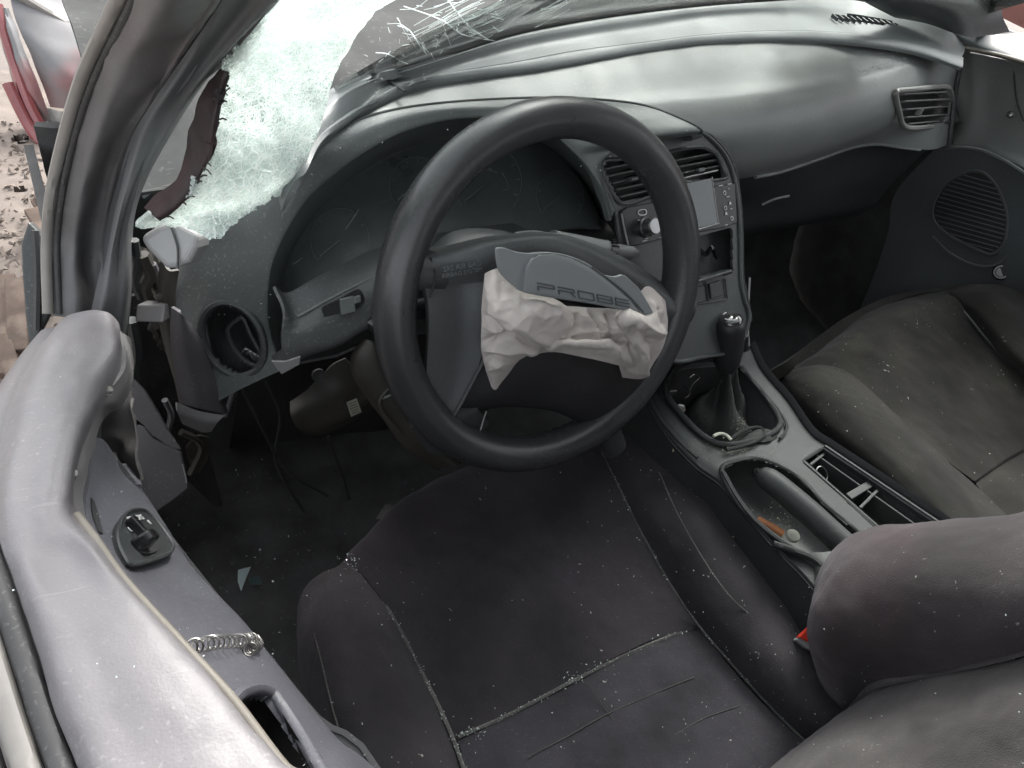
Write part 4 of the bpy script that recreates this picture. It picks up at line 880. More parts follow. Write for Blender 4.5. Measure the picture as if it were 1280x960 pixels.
# ------------------------------------------------------------------ windscreen
WS = empty('windscreen', (.3, .55, .9), CAR, label='shattered windscreen with its left side hanging inwards')
hang = [zs(.99, (338, -60), (390, -62), (440, -62), (490, -60), (548, -60)),
        zs(.945, (330, 12, .95), (380, 8), (420, 6), (465, 2), (512, -6)),
        zs(.895, (284, 70, .90), (335, 62), (385, 58), (430, 52), (462, 48)),
        zs(.85, (258, 132, .85), (305, 125), (355, 118), (395, 108), (424, 96)),
        zs(.81, (246, 190, .82), (285, 185), (330, 178), (370, 168), (402, 158)),
        zs(.78, (212, 238, .79), (262, 240), (310, 232), (352, 222), (386, 208)),
        zs(.755, (178, 262, .765), (226, 268), (272, 264), (322, 252), (368, 234)),
        zs(.735, (160, 286, .74), (205, 292), (256, 306), (300, 292), (350, 262))]
HP = [(350, -70), (560, -70), (514, 0), (490, 22), (462, 52), (440, 76), (424, 98), (412, 120), (404, 150), (398, 172), (392, 190), (386, 204), (376, 214), (372, 226), (352, 242), (330, 254), (306, 270), (286, 284), (276, 298), (262, 300), (246, 290), (228, 284), (206, 282), (186, 286), (168, 284), (164, 272), (176, 262), (200, 276), (218, 264), (236, 244), (256, 206), (268, 172), (276, 130), (281, 84), (300, 58), (330, 20)]
def hang_hole(c, a, b):
    x, y = projpx(c); j = 4.5*mn.noise(Vector((x*.11, y*.11, 2)))+2.5*mn.noise(Vector((x*.4, y*.4, 5)))
    return not inpoly(x+j, y+j*.7, HP)
HGd = grid(hang, 230, 260)
sheet('hanging_glass', HGd, shatter_m, WS, .0035, hole=hang_hole, label='white crazed sheet of shattered glass sagging over the dash end',
      disp=lambda p, a, b: .011*fbm(p, 8, 3)+.0022*fbm(p, 50, 2))
# clear cracked part: rises from the dash junction to the roof header
bl = [g+A([0, .012, -.004]) for g in glassl[3:]]
dirw = nrm(A([0, -.86, .50]))
rowsW = []
for t in (0, .12, .25, .38, .5, .62):
    rowsW.append([p+dirw*t*(1.0)+A([(.36-p[0])*.22*t, 0, .035*math.sin(math.pi*t/.62)]) for p in bl])
WG = grid(rowsW, 120, 90)
FOLD = [(-400, -600), (514, -600), (514, 0), (490, 20), (462, 50), (440, 74), (424, 96), (412, 119), (404, 150), (300, 300), (-400, 300)]
sheet('cracked_glass', WG, clear_m, WS, .004, hole=lambda c, a, b: inpoly(*projpx(c), FOLD), label='clear laminated part of the windscreen crossed by long cracks')
def onW(px, py):
    # nearest sightline hit on the clear sheet's grid
    D = WG-CP; w = D@_f; X_ = 640+FPX*(D@_s)/w; Y_ = 480-FPX*(D@_v)/w
    k = np.argmin((X_-px)**2+(Y_-py)**2); i, j = np.unravel_index(k, X_.shape); return U(px, py, d=w[i, j]-.002)
cracks = [((505, 8), (540, 20), (560, 30), (575, 42), (600, 48), (624, 52)), ((560, 0), (575, 20), (590, 38), (612, 50)), ((520, 60), (506, 40), (497, 22), (492, 10)), ((497, 32), (512, 38), (524, 56), (533, 68)),
          ((470, 66), (486, 68), (500, 76), (510, 80)), ((484, 30), (500, 30), (512, 38)), ((540, -5), (520, 10), (500, 12)), ((536, 66), (520, 48)), ((545, 60), (556, 44), (564, 58))]
for k in range(26):
    x0 = random.uniform(560, 720); y0 = random.uniform(-8, 20); L_ = random.uniform(20, 70); cracks.append(((x0, y0), (x0-L_*.5, y0+L_*.26+random.uniform(-3, 3)), (x0-L_, y0+L_*.5+random.uniform(-4, 4))))
for k in range(40):
    x0 = random.uniform(455, 640); y0 = random.uniform(5, 80); a = random.uniform(0, 6.28); L_ = random.uniform(4, 16)
    if y0 > 72-(x0-560)*.33 and x0 > 440: continue
    cracks.append(((x0, y0), (x0+L_*math.cos(a), y0+L_*.6*math.sin(a))))
for c in cracks:
    c = [q for q in c]
    if any(inpoly(q[0], q[1], FOLD) for q in c): c = [q for q in c if not inpoly(q[0], q[1], FOLD)]
    if len(c) < 2: continue
    tube('crack_line', cr([onW(*q) for q in c], 4*len(c)), .0005 if len(c) > 3 else .00026, crack_m, WS, k=4)
# glass edge seal at the dash
tube('glass_seal', cr([g+A([0, .006, .001]) for g in glassl[4:]], 100), .0045, rubber_m, WS, k=8, label='black seal where glass meets the dash')
# loose black strip of windscreen edge
fs = [ [U(a, b, z=z) for a, b, z in ((281, 84, .885), (262, 100, .870), (246, 126, .855), (236, 160, .83), (232, 188, .81), (222, 222, .79), (198, 240, .775), (178, 258, .765))],
       [U(a, b, z=z) for a, b, z in ((283, 90, .885), (272, 118, .868), (264, 150, .85), (258, 180, .83), (250, 206, .81), (236, 232, .79), (216, 254, .775), (192, 270, .765))],
       [U(a, b, z=z) for a, b, z in ((284, 94, .882), (278, 128, .862), (272, 158, .845), (264, 190, .825), (254, 214, .805), (240, 240, .785), (220, 262, .770), (200, 277, .760))] ]
sheet('torn_edge_strip', grid(fs, 60, 14), frit_m, WS, .004, disp=lambda p, a, b: .0025*fbm(p, 40, 3), label='dark rusty strip of torn windscreen edge')
for k in range(16):
    t = random.uniform(.05, .95); p = cr(fs[2], 50)[int(t*49)]; q = p+A([random.uniform(.001, .005), random.uniform(-.004, .004), random.uniform(-.004, .004)])
    tube('glass_sliver', [p, (p+q)/2+A([0, 0, .001]), q], .0007, frit_m, WS, k=4)

# ---- outside front of the car: cowl and bonnet seen through the glass
cow = [[A([x, y, z]) for x in np.linspace(-.35, 1.2, 6)] for (y, z) in ((.62, .66), (.80, .72), (.95, .735), (1.05, .75))]
sheet('cowl_panel', grid(cow, 60, 30), cowl_m, CAR, .004, disp=lambda p, a, b: .012*fbm(p, 7, 3)+.003*fbm(p, 40, 3), label='dusty dark cowl panel outside the glass')
bon = [[A([x, y, z+.03*math.sin((x+.5)*5)]) for x in np.linspace(-.30, 1.2, 6)] for (y, z) in ((1.02, .77), (1.25, .80), (1.6, .76), (1.95, .62))]
sheet('bonnet', grid(bon, 60, 40), M('grey_paint', (.07, .07, .07), .7, var=.2, dust=.6, dustcol=(.17, .17, .17), spec=.2), CAR, .006, disp=lambda p, a, b: .03*fbm(p, 3.5, 3), label='crumpled dusty bonnet beyond the windscreen')
for pts_, r_ in ((((190, 215), (205, 190), (220, 170)), .004), (((200, 240), (212, 205), (214, 178)), .003), (((180, 248), (200, 236), (215, 236)), .0035), (((208, 226), (216, 196), (228, 166)), .0022), (((222, 160), (214, 195), (205, 232)), .005)):
    tube('wiper_linkage', cr([U(x, y, y=.70) for x, y in pts_], 12), r_, dark_m, CAR, k=6)

# ------------------------------------------------------------------ driver door
DOOR = empty('driver_door', U(100, 700, z=.4), CAR, label='grey driver door with worn sill pad and bare trim edges')
dz = .757
sill = [
 zs(.69, (74, 402, .67), (84, 394, .68), (108, 388), (134, 390), (148, 402, .68), (152, 416, .665)),
 zs(.705, (48, 436, .69), (64, 426), (98, 418), (130, 424), (148, 434, .70), (156, 458, .685)),
 zs(.725, (22, 480, .71), (42, 474), (76, 466), (106, 474), (124, 488, .718), (134, 496, .70)),
 zs(.74, (2, 540, .725), (24, 532), (54, 524), (82, 530), (100, 538, .735), (108, 546, .715)),
 zs(.752, (-12, 604, .735), (8, 602), (40, 596), (66, 598), (86, 604, .748), (92, 612, .725)),
 zs(.76, (-3, 668, .754), (14, 664), (38, 656), (62, 648), (84, 640, .755), (98, 646, .735)),
 zs(.764, (16, 724, .757), (34, 720), (58, 708), (88, 694), (110, 680, .763), (120, 678, .756)),
 zs(.766, (42, 800, .757), (62, 794), (94, 778), (130, 758), (160, 740, .763), (172, 748, .750)),
 zs(.768, (70, 882, .758), (92, 876), (132, 852), (180, 824), (216, 802, .763), (230, 812, .750)),
 zs(.768, (99, 960, .758), (122, 954), (168, 926), (232, 892), (280, 872, .763), (292, 880, .750)),
 zs(.768, (130, 1040, .758), (156, 1034), (214, 1004), (286, 974), (342, 952, .763), (354, 960, .750)),
 zs(.768, (180, 1160, .758), (208, 1154), (290, 1120), (376, 1088), (440, 1066, .763), (452, 1076, .750))]
sill = extst(sill, -.25, -.72)
SG = grid(sill, 60, 190)
def dentd(p, a, b):
    # crease running from the front hump to the tan seal
    return -.006*math.exp(-((a-.47)/.06)**2)*math.exp(-((b-.6)/.25)**2)+.002*fbm(p, 11, 2)+.0005*fbm(p, 60, 2)
sheet('sill_pad', SG, door_m, DOOR, .006, disp=dentd, label='shiny worn grey vinyl pad along the top of the door')
# outer skirt from the pad to the outside
sheet('door_outer_skin', grid([[p[0]+A([.0, 0, -.004]) for p in sill], [p[0]+A([-.022, 0, -.020]) for p in sill], [p[0]+A([-.05, 0, -.15]) for p in sill], [p[0]+A([-.05, .0, -.55]) for p in sill]], 60, 20), pillar_m, DOOR, .004)
ow = [p[0] for p in sill][5:]
tube('window_seal', cr([p+A([-.006, 0, -.002]) for p in ow], 60), .005, rubber_m, DOOR, k=8, label='black rubber window seal at the outer door edge')
tube('window_seal', cr([p+A([-.017, 0, -.003]) for p in ow], 60), .0055, strip_m, DOOR, k=8, label='bright strip outside the rubber window seal')
tube('window_seal', cr([p+A([-.029, 0, -.006]) for p in ow], 60), .0055, rubber_m, DOOR, k=8)
tanp = zs(.753, (96, 645, .745), (118, 674), (144, 712), (172, 746), (232, 811), (292, 877), (352, 956), (452, 1076))
tanp = tanp+[tanp[-1]+A([0, -.25, 0]), tanp[-1]+A([0, -.72, 0])]
tube('tan_seal', cr(tanp, 120), .0027, tan_m, DOOR, k=10, label='tan piping along the inner edge of the sill')
# flange with screws
fl = [zs(.70, (152, 414, .675), (157, 458, .690), (134, 490), (112, 512, .712), (100, 540, .72), (93, 592, .73), (91, 620, .735), (98, 644, .74), (114, 670, .745)),
      zs(.66, (160, 420, .655), (163, 466, .670), (146, 500, .68), (128, 514, .69), (113, 548, .70), (104, 592, .71), (101, 622, .715), (108, 648, .72), (120, 668, .73)),
      zs(.64, (164, 426, .63), (166, 472, .64), (152, 508, .65), (136, 518, .66), (122, 546, .67), (113, 592, .68), (110, 622, .69), (114, 644, .70), (124, 664, .71))]
sheet('trim_flange', grid(fl, 60, 14), flange_m, DOOR, .003, label='bare flange with screws where the mirror trim is missing', disp=lambda p, a, b: .0012*fbm(p, 35, 2))
for (x, y, z) in ((137, 487, .700), (112, 509, .712), (92, 592, .728)):
    c = U(x, y, z=z+.004); n_ = nrm(A([.6, -.4, .7])); lathe('screw', c, n_, [(0, -.004), (.0026, -.002), (.0028, 0), (.0018, .0014), (0, .0015)], steel_m, DOOR, 12)
    lathe('screw_socket', c-n_*.002, n_, [(0, -.002), (.0038, -.002), (.0042, 0), (.003, .0008), (0, .0007)], flange_m, DOOR, 14)
sheet('inner_door_metal', grid([zs(.63, (150, 470), (160, 480), (166, 500)), zs(.62, (128, 520), (146, 540), (170, 570)), zs(.61, (126, 560), (150, 570), (176, 600))], 14, 14), M('door_cavity', (.05, .048, .048), .6, dust=.6, dustcol=(.15, .13, .12)), DOOR, .003, disp=lambda p, a, b: .004*fbm(p, 40, 2))
# armrest face
ar = [zs(.66, (116, 548, .675), (122, 548, .668), (128, 550, .66), (134, 556, .645), (138, 562, .62)),
      zs(.66, (112, 590, .695), (122, 586, .68), (136, 584, .66), (150, 584, .63), (160, 590, .632)),
      zs(.66, (108, 636, .715), (126, 628, .695), (150, 620, .67), (174, 616, .64), (186, 626, .632)),
      zs(.68, (120, 676, .735), (146, 668, .705), (174, 656, .675), (196, 646, .645), (205, 654, .632)),
      zs(.68, (172, 750, .738), (192, 738, .705), (214, 722, .675), (236, 706, .645), (246, 714, .632)),
      zs(.68, (232, 815, .738), (250, 804, .705), (274, 792, .675), (298, 776, .645), (310, 784, .632)),
      zs(.68, (292, 881, .738), (310, 872, .705), (330, 858, .675), (352, 844, .645), (364, 852, .632)),
      zs(.68, (352, 960, .738), (368, 948, .705), (388, 930, .675), (408, 916, .645), (424, 924, .632)),
      zs(.68, (452, 1080, .738), (470, 1066, .705), (484, 1046, .675), (500, 1030, .645), (520, 1040, .632))]
ar = extst(ar, -.25, -.72)
AG = grid(ar, 60, 180)
POCK = [(292, 876), (306, 870), (322, 866), (336, 870), (348, 884), (396, 960), (440, 1030), (400, 1040), (352, 962)]
sheet('armrest_panel', AG, arm_m, DOOR, .004, hole=lambda c, a, b: inpoly(*projpx(c), POCK), label='violet-grey plastic armrest panel of the driver door', disp=lambda p, a, b: .0012*fbm(p, 14, 2))
lower = [[AG[i, -1]+A([-.005, 0, -.003]) for i in list(range(0, 180, 20))+[179]], [AG[i, -1]+A([-.006, 0, -.012]) for i in list(range(0, 180, 20))+[179]], [AG[i, -1]+A([-.02, 0, -.2]) for i in list(range(0, 180, 20))+[179]], [AG[i, -1]+A([-.03, 0, -.45]) for i in list(range(0, 180, 20))+[179]]]
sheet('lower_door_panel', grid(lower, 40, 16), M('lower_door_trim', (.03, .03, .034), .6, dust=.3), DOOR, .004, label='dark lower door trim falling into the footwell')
def AP(px, py, h=0):
    D = AG-CP; w = D@_f; X_ = 640+FPX*(D@_s)/w; Y_ = 480-FPX*(D@_v)/w
    k = np.argmin((X_-px)**2+(Y_-py)**2); i, j = np.unravel_index(k, X_.shape); n = gnorm(AG)[i, j]; return UP(px, py, AG[i, j]+n*h, n), n
prim = [(288, 880), (300, 868), (320, 862), (338, 866), (350, 880), (372, 914), (398, 958), (440, 1026)]
tube('pocket_rim', cr([AP(x, y, .001)[0] for x, y in prim], 40), .0036, arm_m, DOOR, k=8, label='raised rim of the door pull pocket')
tube('pocket_crack', cr([AP(x, y, .0014)[0] for x, y in ((340, 868), (356, 886), (380, 918), (402, 950))], 20), .0010, rubber_m, DOOR, k=5)
pk = [AP(x, y, 0)[0] for x, y in POCK]
ringwall('pull_pocket', [pk, [p+A([-.012, .0, -.05]) for p in pk], [A(pk).mean(0)*.3+p*.7+A([-.012, 0, -.06]) for p in pk]], M('pocket_black', (.02, .02, .021), .5, dust=.4, dustcol=(.12, .12, .1)), DOOR, label='dark door pull pocket with debris in it')
sl = [AP(x, y, .001)[0] for x, y in ((114, 622), (118, 626), (124, 645), (129, 667), (124, 664), (118, 648), (115, 634))]
prism('speaker_slot', sl, AP(120, 645)[1], .0006, rubber_m, DOOR, 0)
# mirror switch
aO, an = AP(180, 672, .0)
def MS(x, y, h=0): return UP(x, y, aO+an*(.003+h), an)
mout = [(148, 662), (154, 647), (164, 639), (180, 638), (196, 652), (208, 668), (216, 682), (211, 692), (190, 700), (166, 706), (157, 698), (149, 680)]
prism('mirror_switch_plate', loop([MS(x, y, .002) for x, y in mout], 48), an, .006, gloss_m if False else dark_m, DOOR, .001, label='dark mirror switch plate set into the armrest')
tube('switch_plate_rim', loop([MS(x, y, .002) for x, y in mout], 60), .0014, dark_m, DOOR, k=6, closed=True)
prism('switch_well', loop([MS(x, y, .0035) for x, y in ((168, 664), (182, 658), (192, 662), (199, 676), (196, 688), (182, 692), (172, 682))], 30), an, .002, rubber_m, DOOR, 0)
mx_ = nrm(MS(200, 664)-MS(170, 672)); my_ = nrm(np.cross(an, mx_))
obox('mirror_toggle', MS(183, 674, .008), mx_, my_, an, (.014, .010, .012), gloss_m, DOOR, .002, taper=.75, label='glossy mirror toggle knob')
obox('selector_lever', MS(173, 660, .006), my_, mx_, an, (.016, .005, .006), gloss_m, DOOR, .001)
text('printed_text', 'MIRRORS', MS(170, 648, .0030), mx_, my_ if (my_@_v) > 0 else -my_, .0058, white_m, DOOR)
for (x, y, s_) in ((163, 662, 'L'), (187, 653, 'R')): text('printed_text', s_, MS(x, y, .0030), mx_, my_ if (my_@_v) > 0 else -my_, .005, white_m, DOOR)
# broken trim pieces leaning against the jamb
b1 = [(161, 469), (170, 478), (180, 488), (196, 514), (210, 540), (225, 562), (217, 561), (204, 553), (191, 545), (180, 532), (171, 525), (156, 513), (158, 490)]
n1_ = nrm(A([-.5, -.6, .6])); O1 = U(185, 520, y=.44)
prism('broken_trim', [UP(x, y, O1, n1_) for x, y in b1], n1_, .004, kick_m, DOOR, .0008, label='upper shard of broken grey trim')
b2 = [(171, 531), (180, 534), (191, 548), (206, 556), (225, 565), (230, 588), (234, 611), (215, 626), (195, 640), (184, 630), (178, 619), (176, 605), (174, 592), (163, 577), (167, 555)]
O2 = U(198, 585, y=.43)
prism('broken_trim', [UP(x, y, O2, n1_) for x, y in b2], n1_, .004, kick_m, DOOR, .0008, label='lower shard of broken grey trim with a chipped edge')
for pp in (((171, 588), (175, 596), (176, 608), (178, 618)), ((228, 580), (232, 596), (233, 604)), ((163, 470), (158, 492), (156, 513))):
    tube('chipped_edge', cr([UP(x, y, O2+n1_*.002, n1_) if y > 530 else UP(x, y, O1+n1_*.002, n1_) for x, y in pp], 10), .0007, silver_m, DOOR, k=4)
# black mirror sail triangle and window channel
ms = [(35, 277), (48, 290), (62, 311), (66, 340), (68, 378), (60, 396), (48, 420), (37, 436), (32, 400), (28, 350), (26, 305)]
mO = U(48, 350, y=.50); mN = nrm(A([-.25, -.8, .5]))
prism('mirror_sail', [UP(x, y, mO, mN) for x, y in ms], mN, .012, dark_m, DOOR, .002, label='black triangular mirror sail at the door corner')
tube('mirror_sail_rib', cr([UP(x, y, mO+mN*.004, mN) for x, y in ((44, 288), (47, 340), (46, 412))], 10), .003, rubber_m, DOOR, k=6)
sheet('window_channel', grid([ys(.50, (64, 308), (84, 318), (118, 322)), ys(.50, (66, 350), (88, 356), (120, 362)), ys(.50, (62, 392), (84, 394), (122, 392))], 12, 12), rubber_m, DOOR, .006)

# ------------------------------------------------------------------ passenger door
PD = empty('passenger_door', (1.16, .45, .3), CAR, label='grey passenger door panel with speaker grille')
pd = [[U(1190, 50, x=1.125), U(1207, 64, x=1.10), U(1235, 70, x=1.105), U(1262, 76, x=1.11), U(1300, 86, x=1.11), U(1400, 110, x=1.11)],
      [U(1195, 106, x=1.14), U(1212, 110, x=1.115), U(1236, 112, x=1.12), U(1262, 116, x=1.12), U(1300, 125, x=1.12), U(1400, 150, x=1.12)],
      [U(1190, 158, x=1.14), U(1206, 160, x=1.12), U(1232, 165, x=1.125), U(1262, 178, x=1.125), U(1300, 195, x=1.125), U(1400, 240, x=1.125)],
      [U(1170, 186, x=1.14), U(1186, 187, x=1.12), U(1222, 186, x=1.125), U(1260, 200, x=1.115), U(1300, 222, x=1.105), U(1400, 290, x=1.10)]]
pd = [r+[A([1.12, .05, r[-1][2]]), A([1.12, -.75, r[-1][2]])] for r in pd]
sheet('upper_door_panel', grid(pd, 60, 30), dash_m, PD, .004, label='smooth upper panel of the passenger door')
pd2 = [[U(1180, 174, x=1.135), U(1222, 178, x=1.14), U(1260, 190, x=1.135), U(1300, 212, x=1.125), U(1400, 280, x=1.11)],
       [U(1120, 240, x=1.14), U(1180, 245, x=1.14), U(1250, 262, x=1.135), U(1300, 285, x=1.12), U(1400, 340, x=1.10)],
       [U(1110, 290, x=1.14), U(1180, 308, x=1.14), U(1240, 330, x=1.13), U(1300, 345, x=1.11), U(1400, 400, x=1.08)],
       [U(1090, 350, x=1.14), U(1160, 370, x=1.14), U(1230, 385, x=1.14), U(1300, 400, x=1.13), U(1400, 470, x=1.10)],
       [U(1060, 420, x=1.14), U(1160, 450, x=1.14), U(1230, 470, x=1.14), U(1300, 480, x=1.14), U(1400, 560, x=1.12)]]
pd2 = [r+[A([1.13, .0, r[-1][2]]), A([1.13, -.75, r[-1][2]])] for r in pd2]
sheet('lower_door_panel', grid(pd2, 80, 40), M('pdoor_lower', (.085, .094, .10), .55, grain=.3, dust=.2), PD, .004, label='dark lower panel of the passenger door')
tube('tan_seal', cr([U(x, y, x=1.09) for x, y in ((1206, 60), (1230, 65), (1256, 71), (1300, 84))], 20), .004, tan_m, PD, k=8)
sheet('window_ledge', grid([[U(1140, 24, x=1.08), U(1150, 27, x=1.085), U(1180, 34, x=1.09), U(1212, 44, x=1.10), U(1300, 40, x=1.16)], [U(1170, 60, x=1.10), U(1206, 66, x=1.10), U(1225, 62, x=1.09), U(1256, 69, x=1.09), U(1300, 80, x=1.09)]], 24, 8), tier_m, PD, .004, label='ledge under the passenger window')
tube('panel_seam', cr([U(x, y, x=1.115) for x, y in ((1268, 80), (1268, 100), (1272, 130), (1280, 152))], 14), .0018, dark_m, PD, k=6)
tube('door_crease', cr([U(x, y, x=1.108) for x, y in ((1190, 183), (1225, 187), (1255, 200), (1290, 222))], 20), .003, dash_m, PD, k=6)
lathe('door_screw', U(1263, 143, x=1.112), (-1, -.2, .3), [(0, -.004), (.006, -.002), (.006, 0), (.004, .003), (0, .004)], chrome_m, PD, 14)
# speaker grille: raised ring and louvres
sx = 1.128
GR = [(1205, 217), (1218, 214), (1231, 217), (1244, 230), (1254, 250), (1259, 270), (1258, 292), (1253, 308), (1240, 318), (1222, 312), (1197, 300), (1176, 286), (1166, 270), (1170, 248), (1184, 228)]
pO = U(1215, 265, x=sx)
# plane of the panel around the speaker
c3 = grid(pd2, 80, 40); Dp = c3-CP; wp = Dp@_f; Xp = 640+FPX*(Dp@_s)/wp; Yp = 480-FPX*(Dp@_v)/wp; ip, jp = np.unravel_index(np.argmin((Xp-1215)**2+(Yp-265)**2), Xp.shape)
pO = c3[ip, jp]; pN = gnorm(c3)[ip, jp]
GP = lambda x, y, h=0: UP(x, y, pO+pN*h, pN)
prism('speaker_grille', loop([GP(x, y, .006) for x, y in GR], 60), pN, .012, rubber_m, PD, .001, label='round black speaker grille')
tube('grille_ring', loop([GP(x, y, .006) for x, y in GR], 60), .0030, M('grille_grey', (.09, .095, .10), .5), PD, k=6, closed=True)
gm = M('grille_louvre', (.095, .10, .105), .5)
for k in range(17):
    yy = 222+k*6.0; xs_ = [x for x in np.arange(1160, 1265, 1.) if inpoly(x, yy+(x-1215)*.28, GR)]
    if len(xs_) < 6: continue
    x0, x1 = xs_[0]+2, xs_[-1]-2
    tube('grille_louvre', [GP(x0, yy+(x0-1215)*.28, .0075), GP((x0+x1)/2, yy+((x0+x1)/2-1215)*.28, .0085), GP(x1, yy+(x1-1215)*.28, .0075)], .0014, gm, PD, k=5)
lathe('window_winder_hub', GP(1252, 340, .004)+A([0, 0, 0]), (-.95, -.2, .3), [(0, -.01), (.016, -.01), (.016, 0), (.013, .004), (.010, .004), (.009, .001), (0, .001)], gloss_m, PD, 24, label='round black knob hole below the speaker')
tube('lower_ring', cr([GP(x, y, .006) for x, y in ((1166, 296), (1190, 318), (1222, 332), (1248, 330), (1264, 316))], 30), .0026, gm, PD, k=6)

# ------------------------------------------------------------------ centre console
CN = empty('centre_console', (.36, .2, .2), CAR, label='black centre console with gear lever, handbrake and cup tray')
zc = .432
ctop = [zs(zc, (800, 470, .44), (812, 506, .43), (838, 548, .428), (872, 584, .428), (902, 606, .428), (930, 640, .43), (975, 690, .432), (1010, 726, .432), (1060, 790, .432)),
        zs(zc+.004, (822, 458, .445), (830, 500), (852, 534), (884, 566), (912, 590), (946, 620), (990, 668), (1030, 712), (1080, 775)),
        zs(zc+.006, (870, 440, .45), (885, 470), (905, 510), (930, 545), (960, 575), (1000, 615), (1050, 660), (1090, 700), (1140, 760)),
        zs(zc+.004, (930, 440, .45), (945, 470), (972, 505), (998, 545), (1022, 570), (1070, 606), (1120, 642), (1170, 680), (1230, 740)),
        zs(zc, (938, 432, .445), (952, 462), (984, 500), (1012, 540), (1034, 556), (1086, 590), (1136, 624), (1186, 658), (1250, 716))]
CT = grid(ctop, 150, 70)
BOOT = [(836, 470), (834, 492), (850, 516), (878, 544), (906, 556), (944, 550), (970, 538), (974, 524), (958, 498), (938, 474), (924, 458), (890, 450), (856, 454)]
WELL = [(902, 588), (922, 576), (950, 574), (984, 588), (1008, 606), (1030, 630), (1080, 672), (1100, 700), (1060, 740), (1010, 700), (976, 676), (950, 656), (922, 628)]
TRAY = [(1004, 576), (1028, 560), (1080, 594), (1130, 628), (1178, 660), (1130, 690), (1090, 656), (1050, 618)]
def con_hole(c, a, b):
    x, y = projpx(c); return inpoly(x, y, BOOT) or inpoly(x, y, WELL) or inpoly(x, y, TRAY)
sheet('console_top', CT, console_m, CN, .004, hole=con_hole, label='dusty black console top')
sidew = [[q for q in (ctop[0])], [q+A([-.006, 0, -.02]) for q in ctop[0]], [q+A([-.012, 0, -.30]) for q in ctop[0]]]
sheet('console_side', grid(sidew, 50, 12), console_m, CN, .004)
sidew = [[q for q in (ctop[4])], [q+A([.006, 0, -.02]) for q in ctop[4]], [q+A([.010, 0, -.30]) for q in ctop[4]]]
sheet('console_side', grid(sidew, 50, 12), console_m, CN, .004)
sheet('console_front', grid([[SP(826, 436, -.004), SP(860, 444, -.004), SP(900, 438, -.004), SP(936, 420, -.004)], [U(822, 458, z=.447), U(858, 452, z=.45), U(900, 446, z=.45), U(934, 440, z=.447)], [U(826, 470, z=.437), U(858, 462, z=.437), U(900, 458, z=.437), U(940, 455, z=.437)]], 24, 12), console_m, CN, .004)
tube('boot_rim', loop([U(x, y, z=.441) for x, y in BOOT], 80), .0042, console_m, CN, k=8, closed=True, label='rim round the torn gear lever boot')
tube('boot_rim', cr([U(x, y, z=.437) for x, y in ((812, 500), (826, 524), (850, 552), (872, 572))], 24), .0028, console_m, CN, k=6)
tube('boot_rim', cr([U(x, y, z=.441) for x, y in ((926, 462), (950, 486), (974, 514), (984, 534), (975, 548))], 24), .0022, console_m, CN, k=6)
bO = A([U(x, y, z=.44) for x, y in BOOT])
ringwall('boot_well', [bO, bO*.9+bO.mean(0)*.1+A([0, 0, -.03]), bO*.7+bO.mean(0)*.3+A([0, 0, -.09])], rubber_m, CN, label='black well under the gear lever')
# leather boot cone, slumped
def ringof(c, rx, ry, k=36, ph=0, wob=0): return [A(c)+A([rx*math.cos(t)*(1+wob*math.sin(5*t+ph)), ry*math.sin(t)*(1+wob*math.sin(5*t+ph)), .004*wob*20*math.sin(3*t+ph)]) for t in np.linspace(0, 2*math.pi, k, endpoint=False)]
kb_, kt_ = U(905, 530, z=.40), U(912, 455, z=.472)
def lp(t): return kb_+(kt_-kb_)*t
boot_m = M('boot_leather', (.014, .0145, .0145), .75, grain=.6, gscale=500, dust=.6, dustcol=(.12, .12, .1))
b_l = [ringof(lp(0)+A([.0, .0, -.02]), .050, .064, ph=1, wob=.10), ringof(lp(.2), .036, .046, ph=.5, wob=.16), ringof(lp(.45), .014, .020, ph=2, wob=.2), ringof(lp(.75), .009, .011, ph=3, wob=.14), ringof(lp(1.), .010, .010)]
ringwall('gear_boot', [list(r) for r in zip(*[cr([b_l[i][j] for i in range(5)], 18) for j in range(36)])], boot_m, CN, label='slumped black leather gear boot')
sheet('boot_flap', grid([zs(.43, (912, 552, .425), (935, 540, .44), (955, 536, .445), (972, 540, .44)), zs(.44, (908, 560, .43), (935, 552, .442), (958, 552, .442), (972, 548, .438))], 20, 10), boot_m, CN, .003, disp=lambda p, a, b: .003*fbm(p, 40, 2), label='folded loose hem of the boot')
tube('boot_hem', cr(zs(.445, (914, 548), (930, 538), (948, 534), (956, 542), (944, 552), (926, 558), (908, 562)), 30), .0022, boot_m, CN, k=6)
lathe('selector_shaft', lp(.2), nrm(kt_-kb_), [(0, 0), (.005, 0), (.005, .08), (0, .08)], rubber_m, CN, 14)
ku = U(913, 402, z=.553); kd = nrm(ku-kt_)
kp = U(908, 462, z=.478); KL = np.linalg.norm(ku-kp); kd = nrm(ku-kp)
lathe('gear_knob', kp, kd, [(0, 0), (.012, .0), (.0155, .006), (.0185, .018), (.0205, .038), (.0205, KL-.010), (.0195, KL-.003), (.0165, KL+.002), (.010, KL+.005), (0, KL+.006)], hub_m, CN, 30, label='tall black gear knob')
lathe('knob_cap', kp+kd*(KL-.001), kd, [(0, 0), (.0165, .001), (.0165, .004), (.0140, .008), (.008, .0105), (0, .0112)], M('knob_cap_gloss', (.03, .03, .03), .10, coat=1.), CN, 26, label='glossy scuffed cap of the gear knob')
for (ang, r_, w) in ((1.9, .0135, .007), (2.6, .013, .006), (.2, .0135, .005)):
    c = kp+kd*(KL+.0085); e1_ = nrm(np.cross(kd, A([1, 0, 0.]))); e2_ = np.cross(kd, e1_)
    tube('knob_shift_mark', [c+(e1_*math.cos(ang+t)+e2_*math.sin(ang+t))*r_*.75 for t in np.linspace(-.35, .35, 6)], .0011, white_m, CN, k=5)
